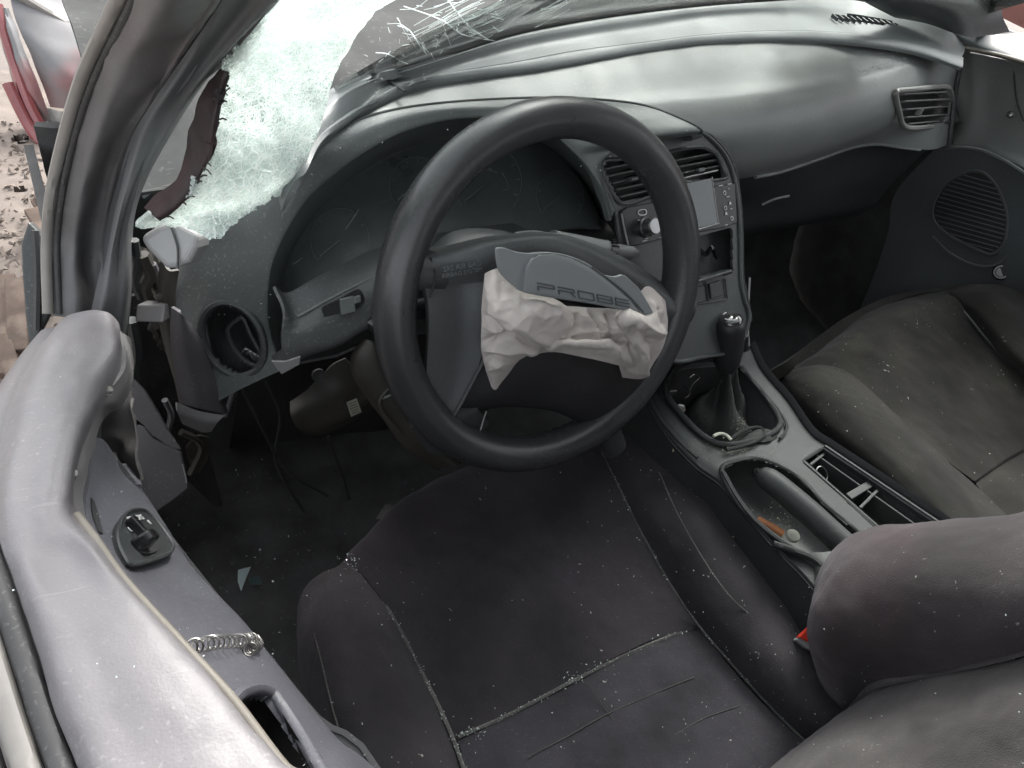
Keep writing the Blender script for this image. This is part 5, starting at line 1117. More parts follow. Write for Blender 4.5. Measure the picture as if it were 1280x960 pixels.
# fittings in the boot opening
obox('bolt_block', U(836, 489, z=.43), nrm(A([1, -.2, 0])), A([0, 1., 0]), A([0, 0, 1.]), (.018, .012, .012), steel_m, CN, .002)
lathe('hex_nut', U(850, 511, z=.425), nrm(A([-.5, -.5, .7])), [(0, 0), (.007, 0), (.007, .006), (.004, .007), (.0035, .002), (0, .002)], steel_m, CN, 6)
tube('bare_wire', cr([U(x, y, z=.435) for x, y in ((862, 472), (868, 468), (874, 472), (866, 480), (862, 488))], 20), .0009, steel_m, CN, k=5)
tube('bare_wire', cr([U(x, y, z=.435) for x, y in ((856, 482), (862, 492), (856, 498))], 10), .0015, brown_m, CN, k=5)
# handbrake
hw = A([U(x, y, z=.436) for x, y in WELL])
ringwall('handbrake_well', [hw, hw+A([0, 0, -.012]), hw*.88+hw.mean(0)*.12+A([0, 0, -.045])], M('well_plastic', (.026, .029, .03), .4, grain=.3, dust=.7, dustcol=(.14, .14, .11)), CN, label='recess round the handbrake with a small side tray')
tube('well_rim', loop([U(x, y, z=.4365) for x, y in WELL], 90), .0034, console_m, CN, k=8, closed=True)
tube('tray_rim', segloop([U(x, y, z=.4365) for x, y in TRAY], 6), .0026, console_m, CN, k=6, closed=True)
tube('well_lip', cr([U(x, y, z=.440) for x, y in ((904, 590), (922, 622), (944, 650), (976, 676), (1016, 700))], 30), .003, console_m, CN, k=6)
hbp = cr([U(948, 592, z=.446), U(970, 606, z=.450), U(1010, 640, z=.447), U(1050, 676, z=.442), U(1080, 700, z=.440)], 40)
tube('handbrake_lever', hbp, list(np.interp(np.linspace(0, 1, 40), [0, .04, .15, .5, 1], [.008, .0125, .0150, .0160, .0150])), console_m, CN, k=18, label='black handbrake lever lying down')
lathe('handbrake_button', hbp[0]+nrm(hbp[0]-hbp[3])*0, nrm(hbp[0]-hbp[3]), [(0, -.004), (.0065, -.004), (.0065, .004), (.005, .006), (0, .0065)], gloss_m, CN, 18)
# cup/coin tray: frame, floors, divider, ring
tw = A([U(x, y, z=.436) for x, y in TRAY])
ringwall('tray_well', [tw, tw+A([0, 0, -.045]), tw*.95+tw.mean(0)*.05+A([0, 0, -.046])], rubber_m, CN, label='deep black cup tray')
def barp(a, b, w=.006, h=.01, z=.436, nm='tray_divider', mat=None):
    p0, p1 = U(*a, z=z), U(*b, z=z); e = nrm(p1-p0); q = nrm(np.cross(A([0, 0, 1.]), e)); return obox(nm, (p0+p1)/2-A([0, 0, h/2-.003]), e, q, A([0, 0, 1.]), (np.linalg.norm(p1-p0), w, h), mat or console_m, CN, .001)
barp((1004, 578), (1102, 664), .004, .03); barp((1020, 570), (1150, 662), .003, .03, .428); barp((1012, 582), (1030, 568), .004, .03, .430)
barp((1060, 622), (1090, 604), .010, .02, .430); barp((1074, 636), (1096, 614), .004, .03, .430)
barp((1030, 558), (1182, 660), .004, .012, .438)
tube('steel_ring', [U(1027, 593, z=.420)+A([.0105*math.cos(t), .009*math.sin(t), .006*math.sin(t)]) for t in np.linspace(0, 2*math.pi, 24, endpoint=False)], .0011, chrome_m, CN, k=6, closed=True)
# rear riser of the console beside the seat
sheet('console_rear', grid([zs(.44, (1004, 690, .436), (1030, 690, .445), (1064, 684, .452), (1110, 664, .448), (1150, 654, .44)), zs(.45, (1012, 716, .43), (1040, 722, .45), (1090, 716, .458), (1140, 700, .455), (1190, 690, .44)), zs(.45, (1020, 780, .43), (1060, 780, .45), (1110, 780, .46), (1180, 770, .455), (1240, 750, .44))], 30, 20), console_m, CN, .004)
tube('console_rib', cr([U(x, y, z=.442) for x, y in ((966, 680), (990, 688), (1016, 698), (1036, 716))], 16), .0045, console_m, CN, k=8)

# ------------------------------------------------------------------ seats
def seatdisp(a1=.003): return lambda p, a, b: a1*fbm(p, 10, 3)+.0006*fbm(p, 70, 2)
DS = empty('driver_seat', (0, -.05, .10), CAR, label='charcoal cloth driver seat littered with specks of glass')
SS, SR = [], []
zL = lambda z: z
cush = [zs(.34, (470, 668, .27), (520, 618, .27), (580, 584, .26), (640, 566, .26), (700, 560, .27), (752, 556, .29)),
        zs(.34, (434, 694, .33), (500, 632, .335), (570, 594, .335), (640, 576, .335), (700, 570, .335), (756, 572, .335)),
        zs(.34, (456, 722), (522, 672, .337), (590, 632, .336), (656, 612, .336), (718, 602, .337), (772, 608)),
        zs(.34, (490, 770), (556, 722, .333), (622, 688, .331), (690, 662, .331), (748, 650, .333), (800, 664)),
        zs(.34, (520, 830), (586, 786, .331), (654, 748, .328), (722, 718, .328), (780, 706, .331), (832, 722)),
        zs(.34, (552, 892), (618, 850, .331), (686, 812, .328), (752, 780, .328), (812, 758, .332), (866, 776)),
        zs(.34, (570, 926, .336), (640, 890, .330), (708, 852, .328), (772, 820, .328), (826, 796, .330), (880, 784, .336))]
CG = grid(cush, 110, 130)
sheet('cushion_centre', CG, seat_mid_m, DS, .03, disp=seatdisp(.004), label='flat centre panel of the driver seat cushion')
cush2 = [zs(.34, (572, 922, .333), (640, 892, .328), (708, 856, .326), (772, 824, .326), (826, 800, .328), (874, 782, .333)),
         zs(.34, (578, 944, .340), (650, 912, .338), (718, 876, .337), (784, 842, .337), (838, 818, .338), (890, 806, .340)),
         zs(.34, (588, 1000, .345), (672, 970, .345), (744, 930, .345), (818, 894, .345), (890, 880, .345), (966, 892, .345)),
         zs(.34, (600, 1080, .35), (700, 1050, .35), (784, 1006, .35), (880, 975, .35), (970, 960, .35), (1050, 966, .35))]
CG2 = grid(cush2, 90, 70)
sheet('cushion_rear_panel', CG2, M('seat_rear_cloth', (.031, .029, .034), .95, spec=.08, grain=1., gscale=850, var=.32, vscale=9, sheen=.2, dust=.35, dustcol=(.13, .12, .13), lint=.7, blotch=((.042, .039, .045), 10, .7)), DS, .03, disp=seatdisp(.003), label='quilted rear panel of the driver seat cushion')
tube('cross_seam', cr([q+A([0, 0, .001]) for q in cush2[0]], 60), .0022, seam_m, DS, k=6, label='dusty cross seam of the cushion')
tube('quilt_line', cr(zs(.344, (733, 852), (758, 888), (786, 930), (812, 975)), 20), .0005, seam_m, DS, k=4)
tube('quilt_line', cr(zs(.344, (660, 946), (710, 920), (758, 893), (820, 866), (868, 846)), 20), .0005, seam_m, DS, k=4)
tube('quilt_line', cr(zs(.346, (840, 920), (880, 898), (925, 882)), 14), .0005, seam_m, DS, k=4)
# left bolster
bl_ = [zs(.33, (436, 694, .328), (456, 722, .336), (490, 770, .338), (522, 832, .338), (553, 894, .338), (574, 946, .338), (600, 1030, .34)),
       zs(.35, (422, 708, .350), (444, 738, .362), (470, 790, .370), (496, 850, .372), (518, 910, .372), (534, 960, .372), (552, 1040, .37)),
       zs(.37, (400, 718, .350), (416, 752, .372), (432, 806, .385), (448, 866, .388), (464, 926, .388), (480, 976, .388), (500, 1050, .385)),
       zs(.36, (382, 736, .330), (390, 778, .355), (402, 828, .368), (416, 886, .372), (432, 940, .372), (446, 990, .372), (470, 1060, .37)),
       zs(.31, (372, 762, .29), (374, 800, .31), (384, 850, .32), (398, 905, .32), (414, 960, .32), (430, 1010, .32), (460, 1080, .32)),
       zs(.20, (376, 790, .20), (372, 830, .20), (378, 880, .20), (394, 940, .20), (410, 990, .20), (430, 1040, .20), (460, 1100, .20))]
sheet('left_bolster', grid(bl_, 100, 60), seat_m, DS, .02, disp=seatdisp(.003), label='raised outer bolster of the driver cushion')
tube('bolster_seam', cr([q+A([0, 0, .0015]) for q in bl_[0]], 90), .0022, seam_m, DS, k=6, label='piping caked with glass dust')
tube('bolster_seam', cr([q+A([0, 0, .0005]) for q in bl_[3][:6]], 60), .0009, seam_m, DS, k=5)
# right bolster
br_ = [zs(.335, (752, 566, .33), (772, 608, .338), (800, 664, .338), (832, 722, .338), (868, 776, .338), (915, 832, .34), (960, 882, .342), (1004, 925, .345), (1060, 970, .345)),
       zs(.36, (764, 552, .352), (796, 596, .366), (830, 656, .372), (866, 716, .374), (900, 768, .374), (940, 820, .374), (980, 866, .374), (1018, 906, .374), (1074, 950, .372)),
       zs(.38, (782, 540, .362), (822, 578, .384), (858, 632, .392), (896, 694, .394), (932, 750, .394), (968, 802, .392), (1004, 850, .390), (1034, 890, .388), (1090, 940, .38)),
       zs(.38, (802, 538, .355), (848, 566, .378), (886, 618, .386), (924, 680, .388), (958, 732, .388), (992, 784, .386), (1022, 830, .384), (1048, 876, .382), (1104, 930, .38)),
       zs(.33, (816, 545, .32), (866, 575, .34), (904, 630, .345), (940, 690, .345), (972, 738, .345), (1004, 784, .345), (1034, 830, .345), (1062, 876, .345), (1116, 930, .345)),
       zs(.22, (816, 560, .22), (866, 600, .22), (904, 660, .22), (940, 720, .22), (980, 780, .22), (1012, 830, .22), (1040, 870, .22), (1070, 900, .22), (1120, 940, .22))]
sheet('right_bolster', grid(br_, 110, 60), seat_m, DS, .02, disp=seatdisp(.003), label='raised inner bolster of the driver cushion')
tube('bolster_seam', cr([q+A([0, 0, .0015]) for q in br_[0]], 90), .0018, seam_m, DS, k=6)
tube('bolster_seam', cr(zs(.392, (824, 590), (846, 640), (880, 700), (915, 748, .394), (960, 786, .39)), 40), .0008, seam_m, DS, k=5)
# backrest bolster (big, near) and backrest centre
bb = [[U(*p[:2], z=p[2]) for p in ((1052, 905, .36), (1085, 862, .43), (1140, 846, .50), (1210, 832, .565), (1290, 812, .62), (1380, 784, .68))],
      [U(*p[:2], z=p[2]) for p in ((1044, 888, .37), (1060, 840, .46), (1120, 806, .525), (1200, 784, .59), (1290, 762, .65), (1390, 730, .71))],
      [U(*p[:2], z=p[2]) for p in ((1026, 860, .38), (1030, 800, .475), (1092, 758, .54), (1186, 730, .605), (1290, 712, .665), (1400, 680, .725))],
      [U(*p[:2], z=p[2]) for p in ((1014, 830, .38), (1014, 768, .465), (1062, 712, .53), (1170, 686, .60), (1290, 668, .66), (1410, 636, .72))],
      [U(*p[:2], z=p[2]) for p in ((1011, 806, .37), (1016, 738, .445), (1058, 682, .505), (1150, 658, .575), (1290, 638, .64), (1410, 604, .70))],
      [U(*p[:2], z=p[2]) for p in ((1013, 792, .35), (1030, 716, .41), (1080, 666, .465), (1150, 655, .53), (1290, 640, .59), (1410, 606, .65))],
      [U(*p[:2], z=p[2]) for p in ((1030, 800, .33), (1060, 730, .37), (1110, 690, .42), (1180, 670, .48), (1300, 655, .54), (1420, 620, .60))]]
bb = extend(bb, .8)
sheet('backrest_bolster', grid(bb, 120, 80), back_m, DS, .02, disp=seatdisp(.004), label='large rounded inner bolster of the driver backrest, dusty grey-brown')
bc_ = [[U(*p[:2], z=p[2]) for p in ((1052, 908, .355), (1086, 866, .425), (1140, 850, .49), (1210, 836, .555), (1290, 816, .61), (1380, 788, .67))],
       [U(*p[:2], z=p[2]) for p in ((1020, 916, .365), (1066, 884, .435), (1130, 868, .50), (1214, 854, .565), (1300, 834, .62), (1400, 806, .68))],
       [U(*p[:2], z=p[2]) for p in ((968, 956, .37), (1030, 930, .44), (1120, 910, .51), (1220, 900, .58), (1320, 884, .64), (1420, 860, .70))],
       [U(*p[:2], z=p[2]) for p in ((900, 1020, .37), (990, 1000, .44), (1100, 980, .51), (1230, 970, .58), (1340, 960, .64), (1440, 940, .70))],
       [U(*p[:2], z=p[2]) for p in ((820, 1120, .37), (940, 1100, .44), (1080, 1080, .51), (1240, 1070, .58), (1360, 1060, .64), (1480, 1040, .70))]]
bc_ = extend(bc_, .8)
sheet('backrest_centre', grid(bc_, 110, 70), M('backrest_centre_cloth', (.072, .066, .065), .95, spec=.08, grain=1., gscale=850, var=.26, vscale=10, sheen=.3, dust=.4, dustcol=(.22, .2, .19), lint=.8), DS, .02, disp=seatdisp(.004), label='pale dusty centre of the driver backrest')
tube('backrest_piping', cr([q+A([-.002, .003, .004]) for q in bc_[0]], 60), .0042, M('piping_cloth', (.07, .063, .064), .9, sheen=.5, dust=.4, dustcol=(.3, .28, .26)), DS, k=8, label='fabric piping between backrest centre and bolster')
obox('backrest_shell', A([-.02, -.30, .62]), A([1., 0, 0]), nrm(A([0, 1., .32])), nrm(A([0, -.32, 1.])), (.46, .12, .66), dark_m, DS, .04, label='dark back shell of the driver seat')
# buckle
bkO = U(1008, 796, z=.40)
bx = nrm(U(1016, 780, z=.42)-U(998, 800, z=.40)); 
prism('buckle_button', [U(x, y, z=z) for x, y, z in ((999, 796, .405), (1014, 782, .415), (1018, 806, .40))], (-.3, -.3, .9), .010, redp_m, DS, .001, label='red seat belt buckle button')
prism('buckle_body', [U(x, y, z=z) for x, y, z in ((995, 800, .399), (1000, 796, .401), (1020, 808, .396), (1018, 814, .392), (1008, 811, .392))], (-.3, -.3, .9), .02, silver_m, DS, .001)
sheet('seat_side_webbing', grid([zs(.33, (1018, 820), (1034, 850), (1048, 880)), zs(.30, (1012, 822), (1026, 856), (1040, 890))], 10, 6), rubber_m, DS, .003)
# front face of the cushion base and rails
sheet('seat_base', grid([[A([x, .34, .30]) for x in np.linspace(-.17, .20, 4)], [A([x, .345, .22]) for x in np.linspace(-.17, .20, 4)], [A([x, .33, .15]) for x in np.linspace(-.15, .18, 4)]], 10, 8), dark_m, DS, .02)
for x in (-.16, .17): obox('seat_rail', A([x, .10, .125]), A([1., 0, 0]), A([0, 1., 0]), A([0, 0, 1.]), (.03, .50, .03), steel_m if False else dark_m, DS, .002)
prism('cloth_tag', [U(x, y, z=.32) for x, y in ((470, 648), (482, 630), (500, 632), (506, 640), (488, 652))], (0, .3, 1), .002, seam_m, DS, 0, label='torn cloth tag at the cushion front')

PS = empty('passenger_seat', (.72, 0, .10), CAR, label='charcoal cloth passenger seat with a soiled cushion')
pc = [zs(.40, (990, 462, .34), (1030, 428, .35), (1072, 398, .36), (1124, 372, .37), (1180, 362, .38)),
      zs(.40, (1002, 462, .392), (1046, 434, .41), (1090, 406, .42), (1136, 384, .43), (1186, 372, .435)),
      zs(.41, (1066, 470, .405), (1110, 452, .41), (1150, 434, .415), (1186, 416, .42), (1222, 404, .43)),
      zs(.41, (1118, 516, .405), (1158, 502, .405), (1196, 486, .408), (1228, 468, .412), (1256, 452, .425)),
      zs(.41, (1168, 562, .405), (1208, 548, .405), (1246, 530, .408), (1280, 510, .412), (1304, 498, .422)),
      zs(.41, (1218, 602, .402), (1254, 576, .400), (1296, 552, .400), (1340, 528, .405), (1370, 516, .415))]
pc = extend(pc, .6)
PCG = grid(pc, 90, 90)
sheet('cushion_centre', PCG, pseat_m, PS, .03, disp=seatdisp(.004), label='soiled centre panel of the passenger cushion')
pc2 = [zs(.40, (1218, 602, .396), (1254, 577, .394), (1296, 553, .394), (1340, 529, .40)), zs(.41, (1228, 618, .402), (1270, 596, .405), (1316, 572, .405), (1360, 548, .41)), zs(.41, (1262, 670, .405), (1310, 650, .41), (1370, 620, .41), (1420, 590, .41))]
pc2 = extend(pc2, .8); pc2.append([a+(a-b)*1.2 for a, b in zip(pc2[-1], pc2[-2])])
sheet('cushion_rear_panel', grid(pc2, 40, 40), pseat_m, PS, .03, disp=seatdisp(.003))
tube('cross_seam', cr([q+A([0, 0, .001]) for q in pc2[0]], 40), .0018, seam_m, PS, k=6, label='dusty cross seam of the passenger cushion')
pb_ = [zs(.40, (992, 462, .385), (1026, 456, .40), (1066, 468, .408), (1116, 512, .41), (1168, 562, .41), (1218, 606, .41), (1270, 656, .41)),
       zs(.41, (988, 466, .390), (1020, 462, .415), (1056, 478, .425), (1100, 520, .43), (1148, 568, .43), (1196, 614, .43), (1244, 664, .43)),
       zs(.40, (978, 476, .375), (1004, 482, .41), (1036, 504, .425), (1078, 546, .43), (1124, 590, .43), (1168, 634, .43), (1214, 684, .43)),
       zs(.36, (972, 488, .34), (990, 506, .37), (1018, 534, .385), (1060, 572, .39), (1104, 612, .39), (1146, 652, .39), (1190, 700, .39)),
       zs(.25, (972, 500, .25), (992, 528, .25), (1020, 560, .25), (1062, 600, .25), (1104, 640, .25), (1146, 680, .25), (1190, 720, .25))]
pb_ = extend(pb_, 1.6)
sheet('left_bolster', grid(pb_, 100, 50), pseat_m, PS, .02, disp=seatdisp(.003), label='worn bolster of the passenger seat beside the console')
pr_ = [zs(.43, (1184, 370, .43), (1206, 392, .43), (1232, 424, .428), (1260, 456, .425), (1306, 500, .42)),
       zs(.45, (1192, 362, .44), (1222, 384, .455), (1252, 416, .46), (1282, 450, .46), (1330, 490, .455)),
       zs(.47, (1210, 356, .44), (1242, 366, .47), (1276, 390, .475), (1310, 424, .475), (1360, 464, .47)),
       zs(.44, (1232, 354, .42), (1262, 356, .44), (1300, 370, .45), (1340, 400, .45), (1390, 440, .45)),
       zs(.30, (1236, 360, .30), (1280, 372, .30), (1320, 390, .30), (1360, 420, .30), (1410, 460, .30))]
pr_ = extend(pr_, 1.0, 2.2)
sheet('right_bolster', grid(pr_, 70, 40), pseat_m, PS, .02, disp=seatdisp(.003), label='raised door-side bolster of the passenger cushion')
tube('bolster_seam', cr([q+A([0, 0, .001]) for q in pr_[0]], 40), .0028, rubber_m, PS, k=6)
sheet('seat_front_skirt', grid([zs(.35, (992, 464, .36), (1034, 430, .37), (1078, 398, .38), (1130, 372, .39), (1184, 362, .395), (1236, 356, .40)), [A([x, .40, .26]) for x in np.linspace(.50, 1.0, 6)], [A([x, .36, .16]) for x in np.linspace(.50, 1.0, 6)]], 40, 20), pseat_m, PS, .02)
obox('cushion_base', A([.76, .12, .27]), A([1., 0, 0]), A([0, 1., 0]), A([0, 0, 1.]), (.42, .44, .16), dark_m, PS, .02)
sheet('backrest', grid([[A([x, y-.5*abs(x-.76)**2*-1, z]) for x in np.linspace(.50, 1.0, 7)] for (y, z) in ((-.12, .38), (-.16, .5), (-.22, .65), (-.32, .88), (-.36, .98))], 20, 20), pseat_m, PS, .12, label='passenger backrest behind the frame')

# ------------------------------------------------------------------ loose things
# coil spring lying over the armrest
s0, s1 = AP(236, 809, .004)[0], AP(300, 801, .005)[0]
s1b = AP(313, 799, .006)[0]; s2 = AP(321, 806, .003)[0]
axis_pts = cr([s0, .5*s0+.5*s1+A([0, 0, .002]), s1, s1b, s2, AP(312, 812, .004)[0]], 700)
T_, B_, C_ = frames(axis_pts); turns = 25
hel = [p+(.0036*(B_[i]*math.cos(2*math.pi*turns*i/700)+C_[i]*math.sin(2*math.pi*turns*i/700))) for i, p in enumerate(axis_pts)]
o = tube('coil_spring', hel, .00055, steel_m, None, k=5, label='thin silver coil spring lying across the violet-grey armrest', cat='spring')
# cigarette butt stub and cream cap
wz = .405
c0, c1 = U(946, 650, z=wz+.008), U(978, 668, z=wz+.008)
tube('orange_stick', cr([c0, (c0+c1)/2+A([0, 0, .001]), c1], 14), .0058, orange_m, None, k=14, label='crushed orange-brown paper stub in the tray beside the handbrake', cat='cigarette stub')
lathe('bottle_cap', U(990, 671, z=wz+.006), nrm(A([-.1, -.1, 1])), [(0, 0), (.0085, 0), (.009, .003), (.008, .005), (0, .0055)], cream_m, None, 20, label='small pale cap next to the orange stub by the handbrake', cat='cap')
tube('white_strip', cr(zs(.452, (892, 545), (900, 542), (908, 544), (914, 550)), 10), .0022, cream_m, None, k=6, label='short curved pale strip lying at the rear of the gear boot', cat='strip')
# glass shard on the floor
sh = [U(x, y, z=.14) for x, y in ((298, 712), (314, 708), (308, 722), (302, 738), (298, 726))]
prism('glass_shard', sh, (.2, -.3, .9), .004, M('shard_glass', (.35, .42, .42), .15), None, .0005, label='triangular pale glass shard on the carpet by the door', cat='glass shard')
sh = [U(x, y, z=.125) for x, y in ((311, 722), (324, 720), (328, 730), (314, 731))]
prism('plastic_shard', sh, (.1, -.2, .9), .003, M('shard_teal', (.04, .07, .07), .3), None, .0005, label='dark teal plastic chip beside the pale shard on the carpet', cat='plastic chip')

# scattered glass crumbs and grit
def crumbs(name, samples, size, mat, label):
    V, F = [], []
    for p in samples:
        r = size*random.uniform(.4, 1.3); b = len(V)
        pts_ = [Vector((random.gauss(0, 1), random.gauss(0, 1), random.gauss(0, .6))).normalized()*r for _ in range(4)]
        for q in pts_: V.append(A(p)+A(q))
        F += [(b, b+1, b+2), (b, b+1, b+3), (b+1, b+2, b+3), (b, b+2, b+3)]
    o = link(name, V, F, mat, None, label=label, smooth=False, kind='stuff'); fixn(o); return o
def samp(G, n, poly=None, up_=.001, dens=None):
    out = []; nv, nu, _ = G.shape; N = gnorm(G); t = 0
    while len(out) < n and t < n*60:
        t += 1; i, j = random.randrange(nv), random.randrange(nu); p = G[i, j]+N[i, j]*up_+A([random.gauss(0, .0015), random.gauss(0, .0015), 0])
        if poly is not None and not inpoly(*projpx(p), poly): continue
        if dens is not None and random.random() > dens(p): continue
        out.append(p)
    return out
cl_d = lambda p: max(0, min(1, .5+1.5*fbm(p, 18, 3)))**2
crumbs('glass_crumbs', samp(PAD, 260, [(1050, 90), (1110, 60), (1200, 90), (1160, 110), (1100, 110), (1040, 120)], .0012, cl_d)+samp(PAD, 40), .0011, crumb_m, 'glass crumbs glittering on the passenger dash pad')
crumbs('glass_crumbs', samp(HG, 50, None, .001, cl_d)+samp(G1, 60, None, .001, cl_d), .0011, crumb_m, 'glass crumbs on the instrument hood')
sd_ = []
for (x_, y_, n_) in ((438, 700, 26), (590, 915, 26), (716, 848, 26), (742, 834, 14), (440, 712, 20)):
    for _ in range(n_): sd_.append(U(x_+random.gauss(0, 9), y_+random.gauss(0, 4)-.0*x_, z=.341))
for path, n in ((bl_[0], 170), (cush2[0], 110), (br_[0], 80)):
    P_ = cr(path, 200)
    for _ in range(n): sd_.append(P_[min(199, int(abs(random.betavariate(1.3, 1.3))*199))]+A([random.gauss(0, .002), random.gauss(0, .002), .003]))
crumbs('glass_crumbs', sd_+samp(CG, 22, None, .0045)+samp(CG2, 16, None, .004)+samp(grid(br_, 110, 60), 90, None, .004, cl_d)+samp(grid(bl_, 100, 60), 45, None, .004, cl_d), .0011, crumb_m, 'fine glass crumbs over the driver seat seams')
crumbs('glass_crumbs', samp(PCG, 30, None, .004)+samp(grid(pb_, 100, 50), 20, None, .004), .0010, crumb_m, 'fine glass crumbs on the passenger seat')
crumbs('glass_crumbs', samp(grid(bb, 110, 80), 40, None, .004)+samp(grid(bc_, 100, 70), 50, None, .005), .0009, crumb_m, 'specks on the driver backrest')
fl_ = [A([random.uniform(-.40, -.18), random.uniform(.05, .8), .12]) for _ in range(500)]
crumbs('floor_litter', fl_, .0022, M('litter', (.09, .085, .075), .7, var=.8, vscale=200), 'grit and small debris on the driver side carpet')
crumbs('floor_litter', [A([random.uniform(-.40, -.18), random.uniform(.05, .8), .122]) for _ in range(60)], .002, crumb_m, 'glass bits on the driver side carpet')
dl = [U(905+random.gauss(0, 26), 561+random.gauss(0, 5), z=.443) for _ in range(160)]+[U(924+random.gauss(0, 5), 530+random.gauss(0, 7), z=.437) for _ in range(70)]+[U(965+random.gauss(0, 22), 655+random.gauss(0, 12), z=.403) for _ in range(160)]
crumbs('floor_litter', dl, .0011, M('console_litter', (.22, .21, .14), .8, var=.5, vscale=300), 'dried leaf grit round the gear boot and handbrake tray')
crumbs('floor_litter', samp(AG, 120, None, .0008, cl_d)+samp(SG, 20), .0007, crumb_m, 'dust specks on the door armrest')

# ------------------------------------------------------------------ outside, beyond the pillar
def out(px, py, z=None, d=None): return U(px, py, z=z) if d is None else U(px, py, d=d)
slab = [(-30, 60), (40, 120), (70, 200), (120, 260), (140, 420), (-60, 480), (-60, 60)]
WRK = empty('detached_bumper', U(66, 184, z=-.02), label='torn pale grey and red body panel standing outside beyond the pillar', cat='car panel')
def O3(px, py, k=0.): return U(px, py, y=2.02+.0011*(190-py)+k)
pg = [[O3(8, -30), O3(60, -10), O3(120, 20), O3(200, 60)], [O3(18, 20, -.04), O3(60, 40, -.06), O3(120, 60, -.06), O3(190, 100, -.03)],
      [O3(38, 70, -.05), O3(70, 90, -.09), O3(120, 110, -.08), O3(170, 140, -.03)], [O3(62, 134, -.02), O3(84, 136, -.05), O3(112, 134, -.04), O3(150, 150)]]
sheet('panel_face', grid(pg, 30, 30), pink_m, WRK, .006, label='pale primer-grey inner face with a red smear', disp=lambda p, a, b: .006*fbm(p, 9, 2))
tube('panel_rim', cr([O3(x, y, -.03) for x, y in ((0, -24), (30, -2), (70, 22), (100, 38), (140, 50), (180, 58))], 40), .012, strip_m, WRK, k=8, label='grey rolled rim of the torn panel')
sheet('red_edge', grid([[O3(-6, 20), O3(10, 80), O3(28, 140), O3(42, 158)], [O3(2, 10, -.06), O3(20, 66, -.07), O3(40, 120, -.06), O3(58, 152, -.03)], [O3(12, 10, -.04), O3(32, 66, -.06), O3(52, 116, -.06), O3(64, 150, -.03)]], 24, 14), pink_m, WRK, .006, label='scuffed pale edge with red paint', disp=lambda p, a, b: .006*fbm(p, 20, 2))
tube('red_strip', cr([O3(x, y, -.05) for x, y in ((-4, 6), (8, 46), (20, 84), (36, 128), (50, 156))], 30), .014, redpaint_m, WRK, k=7)
tube('red_strip', cr([O3(x, y, -.05) for x, y in ((10, 104), (28, 142), (46, 172), (70, 198))], 30), .014, redpaint_m, WRK, k=7)
sheet('torn_core', grid([[O3(58, 136), O3(84, 138), O3(150, 120)], [O3(60, 160, -.02), O3(80, 165, -.02), O3(120, 150)], [O3(62, 182), O3(76, 188), O3(96, 184)]], 12, 12), dark_m, WRK, .006, disp=lambda p, a, b: .01*fbm(p, 15, 2))
RC = empty('red_car_panel', U(110, 90, z=-.02), label='glossy red car wing behind the torn grey panel', cat='car wing')
def O4(px, py, k=0.): return U(px, py, y=2.6+k)
sheet('wing_skin', grid([[O4(20, -80, .3), O4(100, -70, .25), O4(190, -70, .25), O4(300, -80, .3)], [O4(40, -30, .1), O4(100, -15), O4(170, 0), O4(290, 0, .05)], [O4(60, 14), O4(110, 34, -.05), O4(160, 44, -.05), O4(280, 50)], [O4(60, 60), O4(110, 80), O4(160, 90), O4(280, 100)]], 24, 24), redpaint_m, RC, .006, disp=lambda p, a, b: .03*fbm(p, 5, 3))
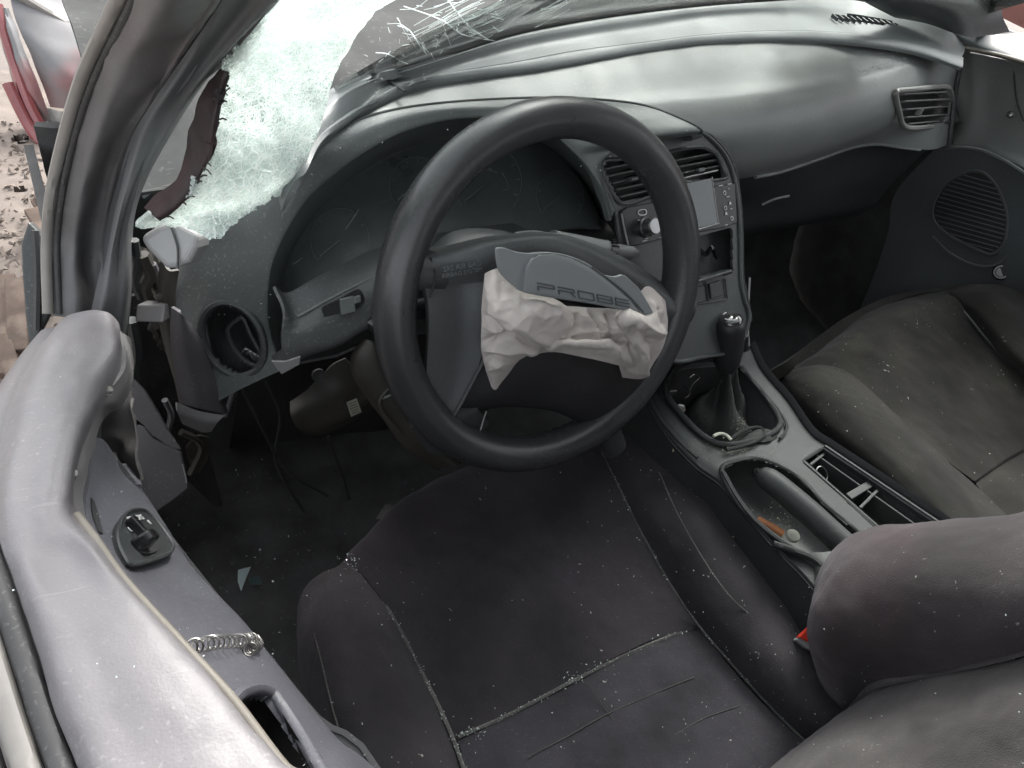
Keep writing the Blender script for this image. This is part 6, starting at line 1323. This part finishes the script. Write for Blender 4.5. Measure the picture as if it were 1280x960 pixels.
# concrete block with two holes
n0 = A([0, 0, 1.])
cz = -.02
block = [(-80, 60), (0, 90), (30, 140), (60, 180), (90, 220), (150, 280), (150, 330), (60, 330), (-80, 330)]
kx = [out(x, y, z=cz) for x, y in ((-120, 90), (200, 90), (200, 480), (-120, 480))]
gxy = A(kx); x0, x1, y0, y1 = gxy[:, 0].min(), gxy[:, 0].max(), gxy[:, 1].min(), gxy[:, 1].max()
SLB = empty('concrete_slab', ((x0+x1)/2, (y0+y1)/2, G0), label='pale pitted concrete slab with two dark holes outside the car', cat='concrete slab')
h1, h2 = out(26, 175, z=cz), out(26, 237, z=cz)
Gs = grid([[A([x, y, cz]) for x in np.linspace(x0, x1, 3)] for y in np.linspace(y0, y1, 3)], 120, 120)
sheet('slab_top', Gs, concrete_m, SLB, .12, disp=lambda p, a, b: .006*fbm(p, 6, 4)+.003*fbm(p, 40, 3), hole=lambda c, a, b: np.linalg.norm(c[:2]-h1[:2]) < .021 or np.linalg.norm(c[:2]-h2[:2]) < .014)
RB = empty('splintered_timber', out(40, 270, z=.0), label='splintered brown timber strips lying on the slab beside the door', cat='timber')
for k, (x0_, y0_, x1_, y1_) in enumerate(((44, 250, 62, 278), (50, 244, 70, 280), (40, 262, 58, 292), (0, 350, 4, 470), (10, 345, 14, 465), (18, 350, 24, 440), (-4, 440, 30, 410), (4, 420, 20, 480))):
    p0, p1 = out(x0_, y0_, z=.02+.01*(k % 3)), out(x1_, y1_, z=.02+.008*(k % 2)); e = nrm(p1-p0); q = nrm(np.cross(A([0, 0, 1.]), e))
    obox('splinter', (p0+p1)/2, e, q, np.cross(e, q), (np.linalg.norm(p1-p0), .02+.006*(k % 3), .014), rust_m if k != 6 else strip_m, RB, .002)
# rubble between
rb = [out(random.uniform(-20, 90), random.uniform(150, 480), z=cz+.006) for _ in range(500)]
crumbs('rubble_bits', rb, .009, concrete_m, 'loose rubble and chips over the slab')
# red vehicle glimpsed through the passenger window
RV2 = empty('parked_vehicle', U(1265, 18, x=2.2), label='dark red vehicle side glimpsed through the far window', cat='vehicle')
vy = U(1265, 18, x=2.2)
sheet('body_side', grid([[A([2.2, vy[1]+dy, vy[2]+dz_]) for dy in (-1.6, -.5, .5, 1.6)] for dz_ in (-.02, .25, .5, .8)], 16, 12), M('vehicle_red', (.16, .055, .045), .35, coat=.5), RV2, .02, disp=lambda p, a, b: .02*fbm(p, 2, 2))
sheet('side_sill', grid([[A([2.18, vy[1]+dy, vy[2]+dz_]) for dy in (-1.6, 0, 1.6)] for dz_ in (-.25, -.12, -.035)], 12, 6), M('vehicle_white', (.7, .68, .64), .5), RV2, .02)
for dy in (-1.0, 1.0):
    lathe('wheel', A([2.25, vy[1]+dy, G0+.31]), (1, 0, 0), [(0, -.09), (.2, -.09), (.29, -.08), (.31, -.04), (.31, .04), (.29, .08), (.2, .09), (0, .09)], rubber_m, RV2, 28)
